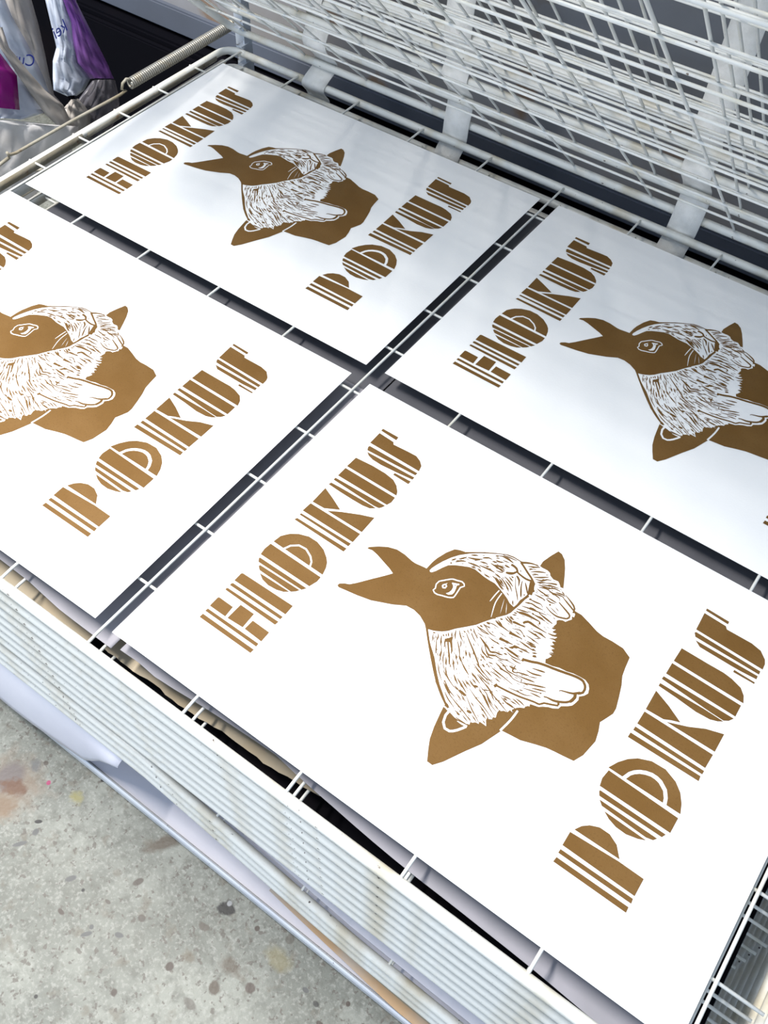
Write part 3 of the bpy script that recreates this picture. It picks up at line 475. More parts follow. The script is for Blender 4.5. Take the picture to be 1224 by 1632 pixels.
A1 7665 6358 7705 6346 7761 6332 7824 6318 7881 6308 7935 6301 7990 6298 8039 6296 8072 6297 8073 6314 8039 6323 7991 6335 7936 6348 7883 6357 7825 6365 7763 6370 7706 6374 7666 6375;
A1 7301 5772 7339 5772 7391 5781 7444 5792 7487 5802 7535 5812 7578 5821 7608 5829 7605 5843 7574 5846 7530 5847 7480 5847 7435 5847 7379 5843 7326 5834 7291 5822;
A1 7102 5816 7199 5792 7296 5791 7296 5803 7199 5827 7102 5828;
A1 7170 5867 7236 5844 7302 5845 7303 5857 7237 5879 7170 5879;
A1 7530 5889 7553 5935 7596 5980 7628 5983 7678 5980 7737 5978 7801 5979 7876 5984 7960 5988 8037 5994 8091 5998 8090 6014 8036 6018 7958 6022 7873 6026 7798 6030 7736 6038 7676 6048 7621 6050 7566 6040 7507 5981 7482 5922;
A1 7013 5672 7051 5669 7078 5696 7072 5713 7034 5716 7007 5689;
A1 7932 5903 7993 5884 8052 5897 8052 5914 7991 5933 7932 5920;
A1 6948 5579 6981 5565 7027 5547 7081 5528 7139 5515 7204 5507 7278 5503 7346 5502 7393 5501 7393 5516 7346 5524 7278 5534 7205 5546 7141 5556 7085 5567 7031 5578 6984 5588 6950 5593;
A1 6989 5610 7063 5569 7142 5555 7145 5569 7071 5609 6992 5624;
A1 7103 5843 7211 5768 7327 5719 7332 5732 7224 5806 7108 5856;
A1 7084 5778 7146 5740 7213 5729 7216 5743 7154 5780 7086 5792;
A1 7384 5466 7421 5467 7475 5473 7531 5484 7578 5494 7631 5505 7679 5515 7712 5524 7709 5540 7675 5542 7625 5543 7571 5543 7522 5543 7464 5543 7411 5538 7374 5531;
A1 7277 5191 7306 5194 7348 5198 7395 5208 7441 5218 7489 5229 7539 5242 7585 5254 7616 5264 7613 5281 7580 5281 7533 5278 7480 5275 7432 5273 7385 5272 7337 5272 7295 5268 7265 5265;
A1 7694 5797 7728 5792 7777 5787 7831 5782 7881 5779 7931 5778 7982 5780 8028 5783 8060 5785 8059 5801 8027 5807 7981 5814 7929 5821 7879 5824 7829 5824 7775 5821 7727 5817 7693 5813;
A1 7795 5860 7833 5864 7886 5870 7944 5873 7994 5872 8052 5871 8106 5871 8144 5872 8144 5888 8107 5897 8052 5907 7993 5917 7939 5918 7879 5906 7827 5889 7791 5875;
A1 8112 6013 8165 6011 8232 6015 8288 6035 8329 6056 8325 6072 8280 6068 8223 6059 8160 6044 8109 6029;
A1 8120 6186 8176 6193 8222 6227 8217 6242 8161 6236 8115 6201;
A1 8181 6113 8230 6114 8270 6143 8266 6158 8217 6157 8177 6128;
A1 8155 6297 8175 6293 8180 6315 8172 6329 8152 6332 8147 6310;
A1 7433 5651 7464 5664 7507 5681 7552 5683 7591 5670 7640 5647 7687 5622 7719 5607 7723 5616 7693 5638 7648 5669 7599 5699 7552 5715 7500 5705 7456 5681 7428 5661;
A1 7467 5607 7551 5587 7634 5589 7634 5599 7551 5619 7467 5617;
A1 7729 5659 7768 5656 7824 5652 7885 5647 7938 5643 7998 5639 8053 5636 8091 5635 8091 5646 8053 5654 7998 5664 7938 5674 7885 5678 7823 5677 7767 5674 7728 5670;
A1 7958 5734 8000 5742 8035 5768 8031 5778 7989 5771 7954 5744;
A1 7896 5639 7952 5630 8005 5650 8003 5665 7946 5674 7894 5654;
A1 7674 5617 7706 5597 7739 5606 7740 5621 7708 5641 7675 5632;
A1 7586 5160 7621 5181 7660 5211 7668 5251 7719 5272 7775 5290 7772 5305 7712 5300 7644 5286 7628 5237 7604 5204 7578 5173;
A1 8009 5512 8048 5502 8082 5520 8080 5535 8042 5545 8007 5527;
A1 7686 5436 7721 5428 7772 5419 7829 5410 7880 5407 7938 5407 7992 5408 8030 5411 8029 5426 7992 5434 7938 5443 7879 5451 7828 5454 7771 5454 7721 5453 7686 5451;
A1 7827 5493 7868 5489 7925 5487 7976 5494 8034 5516 8073 5536 8069 5551 8027 5545 7967 5538 7918 5531 7864 5519 7825 5509;
A1 7821 5536 7933 5532 8040 5558 8038 5573 7927 5577 7819 5551;
A1 7736 5261 7771 5264 7821 5272 7873 5277 7916 5281 7964 5288 8007 5295 8038 5301 8037 5316 8005 5320 7960 5324 7911 5325 7866 5321 7813 5307 7765 5289 7732 5275;
A1 7995 5407 8066 5409 8130 5439 8127 5454 8056 5452 7991 5422;
A1 8082 5344 8139 5358 8185 5398 8179 5412 8122 5398 8076 5358;
A1 8131 5277 8182 5281 8225 5312 8220 5327 8168 5323 8126 5291;
A1 7583 5078 7614 5072 7659 5065 7708 5057 7754 5052 7800 5048 7848 5046 7891 5044 7922 5044 7922 5059 7893 5068 7850 5079 7801 5090 7755 5096 7708 5099 7658 5098 7614 5096 7583 5093;
A1 7494 5081 7530 5077 7582 5073 7638 5070 7687 5070 7747 5075 7802 5080 7841 5084 7840 5100 7801 5105 7744 5110 7684 5114 7634 5114 7579 5108 7528 5102 7493 5096;
A1 7254 5090 7306 5072 7356 5083 7356 5099 7304 5116 7254 5105;
A1 7415 5022 7462 5016 7502 5039 7498 5054 7452 5060 7412 5037;
A1 7410 4843 7488 4850 7559 4885 7555 4899 7476 4893 7406 4858;
A1 7561 4944 7607 4939 7646 4962 7643 4977 7597 4982 7557 4959;
A1 8209 6267 8165 6248 8122 6223 8125 6212 8174 6212 8221 6219;
A1 8262 6175 8217 6156 8175 6131 8178 6120 8227 6120 8274 6127;
A1 8305 6099 8260 6081 8218 6056 8221 6045 8270 6045 8317 6052;
A1 8349 6015 8276 5974 8205 5927 8209 5917 8289 5940 8367 5970;
A1 8395 5942 8351 5923 8308 5898 8311 5887 8360 5888 8407 5895;
A1 8442 5860 8398 5841 8356 5816 8358 5805 8407 5806 8454 5812;
A1 8493 5769 8450 5751 8407 5726 8410 5715 8458 5716 8505 5723;
A1 8537 5687 8464 5646 8394 5600 8398 5589 8477 5613 8554 5642;
A1 6676 5183 6712 5179 6764 5175 6820 5170 6872 5167 6920 5164 6969 5163 7012 5162 7042 5163 7042 5172 7012 5178 6968 5184 6919 5191 6870 5195 6819 5197 6762 5196 6711 5195 6676 5193;
A1 6760 5323 6864 5308 6966 5312 6966 5322 6862 5337 6760 5332;
A1 6841 5426 6874 5432 6921 5440 6969 5446 7021 5447 7077 5446 7116 5447 7116 5456 7077 5464 7020 5472 6965 5474 6915 5465 6869 5449 6838 5436;
A1 6934 5564 6962 5551 7002 5534 7048 5517 7091 5506 7147 5505 7200 5510 7237 5514 7236 5524 7198 5526 7145 5528 7092 5535 7051 5544 7006 5556 6965 5567 6936 5573;
A1 6979 5608 7043 5582 7109 5574 7111 5583 7047 5610 6980 5618;
A1 6788 5038 6877 5024 6964 5029 6964 5039 6875 5052 6787 5047;
A1 6879 5248 6910 5236 6956 5219 7006 5203 7052 5194 7109 5193 7161 5198 7197 5203 7196 5212 7159 5214 7107 5216 7053 5222 7009 5231 6959 5241 6913 5252 6880 5258;
A1 7027 5271 7057 5257 7087 5262 7088 5272 7058 5285 7028 5281;
A1 7088 5089 7121 5085 7167 5081 7215 5078 7268 5077 7323 5078 7362 5080 7362 5089 7323 5095 7267 5102 7214 5106 7165 5105 7119 5102 7088 5099;
A1 7422 5028 7462 5031 7496 5051 7493 5061 7454 5058 7419 5037;
A1 7112 5774 7212 5731 7316 5706 7317 5716 7217 5759 7113 5784;
A1 7134 5857 7205 5834 7276 5831 7277 5840 7206 5863 7135 5867;
A1 6723 5249 6763 5227 6805 5234 6806 5249 6766 5271 6724 5264;
A1 6809 5389 6861 5383 6907 5406 6903 5422 6851 5427 6806 5404;
A1 7007 5680 7044 5669 7075 5687 7073 5703 7036 5714 7005 5696;
A1 7238 4908 7272 4902 7300 4923 7296 4937 7261 4944 7234 4923;
A1 6884 4975 6920 4959 6972 4937 7025 4915 7061 4899 7099 4882 7135 4866 7168 4851 7206 4826 7244 4799 7288 4786 7328 4800 7361 4826 7398 4849 7439 4861 7489 4872 7535 4881 7568 4888 7564 4908 7531 4903 7483 4897 7432 4888 7387 4878 7344 4856 7312 4833 7286 4826 7259 4837 7224 4863 7182 4889 7146 4906 7109 4922 7071 4936 7033 4949 6979 4968 6926 4986 6889 4998;
A1 7045 4899 7072 4874 7111 4839 7154 4802 7192 4772 7230 4743 7265 4720 7305 4710 7348 4723 7390 4749 7429 4768 7471 4770 7518 4766 7569 4769 7608 4781 7646 4799 7685 4816 7727 4829 7779 4836 7838 4839 7893 4840 7931 4841 7930 4852 7892 4853 7837 4854 7777 4853 7723 4849 7678 4838 7637 4822 7599 4807 7564 4797 7517 4796 7470 4800 7422 4797 7376 4777 7336 4750 7302 4736 7271 4742 7239 4761 7201 4788 7163 4816 7119 4851 7078 4884 7050 4907;
A1 7041 4835 7055 4800 7077 4751 7107 4707 7160 4674 7216 4654 7257 4638 7300 4622 7331 4612 7336 4627 7307 4645 7266 4668 7225 4689 7169 4708 7121 4730 7094 4763 7067 4807 7048 4839;
A1 7131 4623 7215 4570 7304 4532 7307 4541 7224 4594 7134 4632;
A1 7261 4699 7302 4674 7356 4654 7406 4666 7441 4684 7438 4693 7401 4686 7356 4681 7306 4694 7264 4708;
A1 7401 4550 7460 4548 7516 4563 7515 4573 7456 4575 7400 4560;
A1 7534 4733 7601 4741 7663 4766 7661 4775 7594 4767 7532 4742;
A1 6634 5090 6668 5049 6721 4997 6771 4967 6827 4942 6867 4926 6870 4934 6833 4958 6781 4991 6734 5020 6678 5063 6640 5097;
A1 6668 4939 6776 4864 6890 4804 6894 4812 6786 4888 6671 4948;
A1 7020 4908 7073 4877 7131 4874 7134 4888 7081 4919 7023 4923;
A1 7239 4804 7271 4792 7300 4807 7298 4822 7267 4835 7238 4819;
A1 7273 4639 7300 4628 7322 4645 7320 4660 7293 4671 7270 4654;
A1 7306 4416 7342 4390 7383 4391 7386 4405 7350 4431 7309 4430;
A1 7693 4660 7741 4660 7782 4686 7778 4700 7730 4701 7689 4675;
A1 7211 4506 7217 4481 7240 4475 7249 4485 7243 4510 7220 4516;
A1 7379 4481 7393 4461 7415 4467 7418 4480 7404 4501 7382 4495;
A1 7534 4628 7567 4615 7613 4598 7657 4585 7705 4570 7763 4558 7809 4558 7861 4562 7913 4564 7953 4563 7999 4539 8053 4517 8106 4518 8169 4525 8228 4533 8269 4539 8267 4552 8226 4549 8166 4543 8104 4539 8056 4540 8008 4563 7958 4591 7911 4595 7859 4596 7806 4595 7764 4597 7710 4607 7663 4622 7618 4631 7570 4638 7536 4641;
A1 7529 4469 7560 4460 7605 4449 7655 4437 7702 4431 7742 4426 7781 4424 7822 4422 7870 4418 7936 4411 8013 4403 8085 4394 8135 4389 8135 4402 8086 4411 8014 4423 7937 4435 7871 4446 7823 4453 7781 4459 7743 4465 7704 4469 7657 4475 7607 4479 7562 4481 7530 4482;
A1 7536 4713 7572 4708 7623 4701 7678 4693 7724 4682 7767 4659 7806 4630 7853 4610 7895 4605 7937 4607 7981 4613 8028 4617 8085 4620 8150 4623 8209 4625 8250 4627 8249 4639 8208 4640 8149 4641 8084 4642 8026 4643 7978 4642 7934 4640 7894 4638 7859 4642 7818 4659 7778 4685 7729 4707 7679 4715 7623 4720 7572 4723 7536 4724;
A1 7555 4375 7590 4372 7640 4370 7693 4365 7737 4360 7787 4356 7833 4352 7865 4351 7866 4362 7834 4371 7789 4382 7739 4393 7693 4398 7639 4396 7588 4391 7554 4386;
A1 7729 4290 7804 4270 7880 4271 7880 4282 7805 4302 7729 4302;
A1 7461 4326 7563 4291 7668 4276 7669 4287 7568 4323 7463 4337;
A1 7599 5023 7628 5012 7669 4998 7719 4985 7770 4980 7829 4987 7893 5002 7951 5019 7991 5031 7989 5042 7947 5037 7888 5027 7823 5019 7768 5014 7720 5016 7672 5023 7630 5030 7601 5034;
A1 7584 5064 7616 5060 7662 5056 7713 5054 7760 5056 7805 5064 7850 5077 7888 5090 7915 5099 7913 5111 7884 5108 7844 5102 7799 5095 7756 5090 7710 5086 7660 5082 7615 5079 7583 5075;
A1 7479 5091 7557 5084 7633 5100 7632 5112 7554 5118 7478 5103;
A1 7741 4950 7769 4943 7808 4934 7851 4926 7892 4924 7942 4931 7990 4941 8022 4950 8020 4961 7987 4960 7938 4958 7889 4958 7851 4960 7808 4961 7769 4962 7742 4961;
A1 7673 5440 7700 5434 7740 5427 7787 5420 7829 5413 7877 5408 7926 5405 7971 5407 8028 5416 8080 5428 8115 5438 8113 5450 8077 5445 8024 5439 7969 5436 7925 5439 7876 5442 7829 5447 7787 5448 7740 5450 7700 5451 7674 5451;
A1 7830 5503 7864 5495 7913 5486 7961 5481 8005 5486 8047 5496 8076 5504 8074 5516 8044 5517 8001 5516 7958 5516 7912 5516 7864 5516 7830 5515;
A1 7791 5217 7852 5209 7910 5222 7909 5234 7848 5243 7789 5229;
A1 7832 4742 7870 4731 7922 4727 7972 4747 8009 4770 8004 4788 7962 4786 7912 4780 7867 4771 7831 4761;
A1 7675 5210 7732 5231 7772 5283 7762 5299 7704 5278 7665 5226;
A1 7936 4856 7933 4820 7929 4767 7930 4712 7951 4665 8000 4662 8050 4685 8084 4705 8079 4718 8042 4708 7994 4695 7970 4700 7966 4719 7959 4767 7954 4819 7949 4855;
A1 7565 5153 7612 5150 7667 5172 7687 5255 7675 5262 7642 5199 7602 5187 7562 5168;
A1 8042 4715 8077 4720 8127 4730 8180 4740 8224 4751 8284 4776 8320 4799 8316 4813 8274 4809 8212 4793 8170 4779 8119 4761 8071 4743 8039 4729;
A1 8129 4657 8162 4658 8212 4662 8272 4670 8332 4680 8402 4697 8467 4718 8511 4738 8507 4752 8460 4749 8393 4739 8323 4722 8265 4706 8206 4691 8159 4680 8126 4672;
A1 8238 4535 8285 4552 8352 4577 8428 4606 8501 4635 8578 4666 8661 4701 8733 4740 8783 4769 8778 4783 8723 4767 8646 4742 8564 4706 8488 4672 8416 4638 8343 4603 8278 4571 8233 4549;
A1 8199 4884 8228 4881 8270 4878 8319 4878 8369 4882 8423 4897 8480 4920 8530 4948 8563 4970 8559 4984 8520 4976 8466 4961 8410 4939 8360 4922 8315 4912 8268 4906 8227 4902 8198 4899;
A1 8283 5007 8317 5013 8366 5023 8419 5034 8462 5043 8509 5057 8550 5076 8577 5093 8573 5107 8541 5107 8497 5100 8450 5086 8409 5070 8359 5052 8312 5035 8279 5022;
A1 8225 4636 8233 4593 8255 4557 8264 4561 8256 4604 8233 4640;
A1 8091 4267 8127 4272 8179 4280 8237 4289 8292 4298 8343 4303 8396 4309 8448 4316 8496 4329 8542 4351 8586 4378 8623 4404 8648 4422 8644 4431 8616 4416 8578 4394 8534 4371 8489 4354 8443 4345 8392 4338 8339 4332 8288 4323 8233 4311 8176 4298 8125 4286 8089 4277;
A1 8356 4454 8399 4464 8460 4479 8528 4497 8589 4516 8645 4537 8699 4561 8747 4583 8780 4599 8777 4609 8742 4598 8693 4582 8636 4563 8581 4544 8521 4524 8455 4500 8395 4479 8353 4464;
A1 8322 4368 8367 4375 8405 4400 8402 4410 8357 4403 8319 4378;
A1 8317 4778 8416 4810 8508 4860 8505 4870 8406 4838 8313 4788;
A1 8272 4563 8354 4563 8432 4581 8431 4592 8350 4592 8271 4573;
A1 8526 4569 8561 4578 8610 4594 8663 4611 8708 4629 8758 4652 8803 4672 8833 4687 8830 4700 8797 4693 8749 4681 8697 4666 8651 4648 8600 4623 8554 4599 8522 4581;
A1 8559 4454 8597 4455 8650 4459 8700 4465 8742 4473 8781 4482 8808 4490 8807 4503 8778 4505 8738 4506 8694 4503 8645 4492 8593 4478 8557 4467;
A1 8850 4551 8880 4548 8902 4569 8898 4582 8869 4584 8846 4563;
A1 8088 5353 8137 5363 8176 5397 8170 5410 8121 5400 8083 5366;
A1 8757 4563 8771 4583 8764 4608 8753 4611 8739 4591 8746 4565;
A1 8139 5265 8177 5281 8210 5307 8189 5350 8151 5334 8118 5308;
A1 7791 3965 7844 3916 7896 3900 7939 3895 7942 3908 7904 3931 7858 3953 7797 3977;
A1 7564 3916 7604 3904 7663 3888 7724 3869 7773 3848 7807 3823 7834 3795 7861 3765 7890 3738 7926 3711 7963 3689 8008 3667 8057 3649 8115 3631 8169 3615 8207 3605 8209 3615 8173 3629 8119 3648 8062 3669 8016 3690 7973 3713 7940 3737 7906 3763 7880 3788 7853 3817 7821 3846 7782 3871 7728 3890 7665 3906 7607 3918 7566 3927;
A1 7563 3835 7600 3821 7652 3802 7710 3780 7761 3757 7803 3735 7844 3712 7883 3687 7922 3663 7962 3636 8003 3606 8039 3578 8064 3559 8070 3568 8047 3590 8013 3621 7974 3655 7935 3687 7897 3714 7857 3739 7814 3763 7769 3783 7716 3803 7657 3821 7603 3836 7565 3846;
A1 7646 3874 7729 3904 7804 3952 7800 3963 7717 3933 7641 3885;
A1 7857 3916 7931 3851 8013 3804 8018 3814 7945 3878 7862 3925;
A1 7891 3919 7928 3903 7981 3882 8043 3858 8107 3835 8180 3809 8263 3783 8340 3759 8393 3743 8395 3753 8344 3775 8269 3805 8187 3838 8114 3865 8049 3886 7986 3905 7932 3920 7893 3930;
A1 7583 4051 7702 4000 7825 3970 7827 3980 7709 4031 7585 4061;
A1 8046 3739 8129 3695 8217 3671 8220 3681 8137 3725 8049 3749;
A1 7359 4128 7479 4076 7603 4046 7606 4056 7486 4107 7361 4138;
A1 7150 4302 7186 4285 7238 4262 7296 4237 7348 4215 7392 4197 7434 4182 7478 4169 7525 4161 7581 4158 7643 4160 7699 4163 7738 4165 7737 4176 7698 4178 7642 4180 7581 4183 7527 4189 7483 4200 7441 4213 7400 4228 7355 4243 7301 4260 7243 4281 7190 4300 7153 4312;
A1 7374 4159 7404 4146 7449 4128 7499 4109 7547 4095 7596 4086 7647 4080 7693 4077 7725 4075 7725 4086 7694 4094 7649 4104 7598 4116 7551 4127 7504 4139 7453 4151 7408 4163 7376 4170;
A1 7420 4336 7508 4310 7597 4305 7598 4316 7511 4342 7421 4348;
A1 8142 3983 8195 3967 8246 3982 8246 3998 8193 4015 8142 4000;
A1 7809 3936 7839 3907 7878 3908 7882 3924 7852 3953 7813 3952;
A1 8074 4014 8113 4015 8167 4019 8215 4027 8270 4040 8309 4050 8307 4062 8267 4063 8210 4061 8161 4053 8109 4038 8072 4026;
A1 8077 3978 8106 3965 8149 3947 8197 3928 8245 3915 8295 3908 8349 3905 8396 3905 8430 3905 8430 3917 8397 3924 8350 3931 8297 3940 8249 3949 8203 3960 8154 3972 8111 3983 8080 3990;
A1 8270 3943 8389 3918 8508 3915 8509 3927 8391 3952 8271 3955;
A1 8293 4019 8377 4010 8459 4025 8459 4037 8375 4045 8292 4031;
A1 8314 4094 8343 4086 8383 4076 8424 4068 8468 4060 8513 4053 8544 4050 8546 4062 8516 4074 8472 4090 8428 4102 8386 4107 8344 4107 8315 4106;
A1 8373 4138 8406 4132 8451 4126 8495 4120 8539 4113 8583 4106 8615 4102 8617 4114 8587 4127 8543 4143 8498 4154 8451 4157 8405 4154 8373 4150;
A1 8177 3874 8203 3862 8229 3873 8229 3885 8202 3897 8177 3886;
A1 8119 3830 8153 3823 8183 3838 8181 3850 8148 3857 8118 3842;
A1 8478 3821 8511 3868 8535 3922 8497 3950 8464 3903 8440 3849;
A1 5947 4423 5981 4422 6006 4445 6000 4458 5966 4459 5942 4436;
A1 6042 4479 6091 4420 6098 4383 6112 4335 6127 4300 6139 4302 6138 4338 6132 4390 6112 4436 6050 4489;
A1 6147 4486 6158 4454 6174 4410 6194 4362 6217 4321 6250 4281 6284 4249 6308 4228 6316 4237 6298 4263 6271 4300 6245 4342 6224 4379 6199 4422 6176 4463 6158 4491;
A1 6289 4698 6323 4626 6375 4568 6385 4575 6351 4647 6299 4706;
A1 6339 4803 6353 4748 6379 4680 6423 4625 6462 4589 6471 4597 6443 4643 6408 4699 6377 4758 6350 4807;
A1 6402 4846 6427 4811 6463 4763 6502 4721 6542 4691 6582 4668 6610 4654 6616 4665 6592 4688 6558 4718 6523 4750 6484 4787 6441 4827 6410 4855;
A1 6495 4889 6526 4868 6560 4873 6561 4886 6530 4907 6496 4902;
A1 6587 5038 6611 5002 6648 4986 6655 4996 6631 5033 6594 5049;
A1 6232 4633 6255 4584 6296 4551 6305 4559 6281 4608 6241 4641;
A1 6160 4536 6174 4501 6204 4483 6213 4491 6199 4526 6168 4544;
A1 6209 4584 6219 4549 6248 4527 6258 4534 6247 4570 6219 4592;
A1 5961 4411 6006 4306 6066 4210 6075 4214 6030 4318 5969 4415;
A1 6119 4313 6135 4282 6159 4239 6186 4191 6211 4148 6235 4107 6261 4065 6284 4028 6301 4003 6309 4008 6297 4036 6279 4075 6257 4120 6234 4162 6207 4205 6176 4250 6147 4290 6127 4318;
A1 6312 4243 6326 4213 6348 4171 6372 4123 6396 4076 6420 4023 6447 3964 6471 3910 6489 3873 6498 3876 6485 3915 6466 3971 6443 4033 6420 4088 6394 4136 6365 4182 6339 4221 6320 4248;
A1 6429 4184 6437 4155 6450 4113 6466 4065 6488 4018 6520 3970 6559 3920 6595 3875 6621 3845 6628 3851 6606 3884 6574 3932 6540 3985 6511 4032 6489 4075 6469 4120 6451 4160 6438 4187;
A1 6475 3839 6495 3811 6524 3770 6559 3725 6599 3681 6649 3635 6708 3588 6762 3545 6800 3517 6805 3524 6770 3558 6719 3605 6664 3656 6616 3702 6577 3743 6538 3784 6506 3821 6482 3846;
A1 6262 4462 6321 4523 6361 4601 6395 4604 6424 4519 6527 4382 6619 4198 6513 4330 6410 4444 6379 4442 6502 4279 6604 4166 6721 3982 6705 3960 6600 4099 6453 4285 6352 4422 6322 4400 6382 4274 6365 4261 6294 4379;
A1 6590 4134 6640 4036 6710 3953 6721 3961 6671 4059 6601 4142;
A1 6678 4272 6719 4201 6778 4148 6788 4157 6748 4228 6688 4282;
A1 6539 4075 6593 3979 6666 3899 6676 3907 6623 4003 6550 4084;
A1 6799 4500 6844 4421 6908 4360 6918 4369 6873 4448 6809 4509;
A1 6890 4503 6940 4432 7006 4380 7015 4390 6966 4462 6899 4514;
A1 6849 4327 6860 4291 6889 4273 6900 4282 6889 4317 6859 4336;
A1 6503 4597 6533 4564 6576 4518 6623 4466 6666 4419 6704 4373 6743 4324 6778 4280 6802 4250 6810 4257 6790 4291 6761 4338 6725 4392 6687 4441 6642 4488 6590 4536 6543 4577 6509 4606;
A1 6584 4638 6619 4568 6669 4509 6677 4516 6643 4586 6593 4645;
A1 6686 4142 6704 4113 6731 4072 6762 4028 6792 3991 6831 3951 6868 3916 6895 3893 6901 3901 6880 3929 6847 3969 6813 4012 6784 4048 6749 4088 6717 4124 6693 4149;
A1 6792 4158 6831 4101 6883 4060 6890 4068 6851 4124 6799 4166;
A1 6721 3981 6742 3939 6777 3909 6785 3916 6764 3959 6728 3988;
A1 6720 4104 6754 4062 6799 4038 6805 4047 6771 4088 6726 4112;
A1 6762 4280 6799 4234 6852 4192 6925 4170 6930 4185 6870 4230 6821 4268 6771 4294;
A1 6889 4186 6917 4163 6958 4132 7004 4098 7049 4070 7095 4046 7143 4025 7186 4008 7216 3997 7221 4009 7193 4028 7153 4053 7108 4081 7065 4106 7020 4132 6971 4158 6926 4182 6894 4198;
A1 6569 4883 6593 4861 6626 4830 6669 4794 6718 4753 6779 4706 6849 4652 6922 4597 6988 4547 7050 4500 7109 4453 7162 4410 7205 4377 7245 4339 7287 4310 7332 4290 7386 4269 7445 4248 7504 4227 7569 4205 7640 4182 7704 4163 7749 4149 7752 4163 7708 4179 7644 4201 7574 4226 7510 4250 7451 4273 7393 4297 7341 4320 7300 4341 7264 4368 7226 4407 7183 4444 7129 4487 7070 4534 7008 4582 6941 4632 6866 4684 6794 4734 6732 4778 6681 4815 6637 4848 6602 4876 6576 4894;
A1 6967 4557 6997 4516 7043 4508 7051 4525 7020 4566 6975 4574;
A1 6659 4973 6689 4941 6732 4898 6776 4861 6821 4835 6864 4815 6895 4803 6898 4812 6870 4830 6830 4856 6788 4884 6744 4917 6697 4954 6664 4980;
A1 6654 5078 6679 5051 6717 5012 6756 4976 6800 4945 6846 4917 6878 4898 6882 4906 6853 4931 6811 4965 6770 4998 6729 5031 6688 5063 6659 5086;
A1 6547 4977 6571 4938 6607 4913 6612 4919 6588 4958 6553 4983;
A1 6849 4748 6878 4717 6915 4701 6919 4709 6890 4740 6853 4756;
A1 6547 4756 6579 4749 6609 4759 6608 4769 6576 4776 6546 4766;
A1 6674 5178 6712 5165 6768 5149 6829 5134 6883 5127 6943 5134 6995 5148 7030 5160 7028 5169 6991 5164 6939 5156 6881 5155 6830 5162 6770 5171 6714 5181 6675 5187;
A1 6768 5314 6869 5272 6973 5249 6974 5258 6874 5300 6770 5324;
A1 6781 5039 6875 5024 6969 5028 6968 5038 6874 5052 6781 5049;
A1 7160 4306 7186 4289 7224 4264 7269 4237 7320 4213 7379 4195 7446 4181 7512 4167 7569 4153 7618 4134 7663 4111 7700 4090 7727 4075 7731 4083 7705 4101 7669 4125 7624 4152 7574 4175 7515 4193 7449 4207 7383 4221 7325 4235 7276 4255 7230 4278 7191 4300 7163 4314;
A1 6728 5235 6760 5224 6785 5245 6782 5261 6750 5272 6725 5251;
A1 6805 5402 6848 5398 6881 5426 6876 5442 6833 5445 6800 5418;
A1 7068 4764 7092 4725 7138 4679 7178 4659 7226 4646 7271 4640 7302 4637 7304 4653 7275 4668 7233 4686 7188 4703 7154 4714 7108 4746 7078 4774;
A1 7304 4410 7351 4380 7402 4380 7405 4395 7359 4425 7307 4425;
A1 7377 4487 7386 4465 7407 4468 7413 4482 7405 4504 7384 4501;
A1 7221 4497 7226 4474 7247 4475 7255 4487 7249 4510 7229 4509;
A1 7243 4907 7277 4903 7300 4929 7295 4944 7261 4948 7237 4922;
A1 6888 4977 6918 4959 6963 4933 7016 4905 7063 4882 7118 4859 7171 4836 7213 4818 7266 4792 7294 4776 7306 4804 7278 4823 7224 4852 7181 4872 7128 4895 7074 4919 7026 4938 6972 4961 6925 4981 6893 4994;
A1 7069 4892 7095 4861 7134 4817 7175 4772 7209 4737 7253 4698 7302 4688 7342 4703 7386 4727 7426 4752 7453 4770 7448 4782 7418 4769 7375 4749 7331 4731 7298 4724 7265 4731 7228 4764 7192 4794 7148 4835 7106 4874 7077 4901;
A1 7291 4776 7355 4800 7407 4845 7401 4856 7338 4832 7285 4787;
A1 7305 4639 7374 4650 7436 4684 7432 4696 7362 4685 7301 4651;
A1 7134 4609 7220 4564 7310 4541 7313 4553 7228 4598 7137 4621;
A1 7291 4320 7367 4267 7451 4234 7456 4245 7380 4299 7295 4331;
A1 7400 4543 7458 4542 7510 4563 7508 4576 7450 4577 7397 4555;
A1 7088 5094 7174 5072 7261 5073 7262 5086 7175 5109 7088 5107;
A1 6673 3863 6690 3833 6716 3791 6746 3746 6778 3710 6815 3678 6852 3656 6899 3632 6949 3610 7009 3586 7065 3563 7104 3549 7108 3562 7071 3581 7016 3607 6958 3636 6910 3661 6867 3688 6835 3711 6802 3740 6773 3772 6738 3810 6706 3846 6683 3871;
A1 6848 3561 6880 3531 6928 3488 6985 3447 7041 3414 7098 3393 7159 3377 7212 3365 7249 3357 7251 3370 7215 3384 7164 3402 7106 3424 7054 3449 7002 3481 6946 3519 6893 3551 6855 3573;
A1 6843 3516 6881 3485 6936 3442 6999 3400 7055 3366 7104 3342 7151 3322 7190 3306 7219 3296 7223 3309 7197 3325 7160 3346 7116 3371 7070 3400 7016 3434 6952 3473 6892 3507 6849 3528;
A1 6932 3807 6957 3779 6994 3743 7034 3714 7073 3691 7111 3670 7138 3656 7145 3668 7121 3689 7088 3717 7053 3747 7014 3776 6972 3803 6939 3819;
A1 7105 3589 7186 3549 7272 3534 7275 3547 7194 3586 7107 3602;
A1 7038 3783 7075 3758 7129 3724 7190 3692 7244 3665 7292 3644 7338 3623 7378 3606 7406 3595 7411 3607 7385 3624 7347 3647 7303 3674 7257 3701 7204 3729 7142 3758 7084 3781 7043 3795;
A1 7158 3801 7264 3735 7378 3693 7382 3705 7277 3771 7163 3814;
A1 7208 3847 7307 3800 7411 3777 7414 3790 7316 3837 7211 3861;
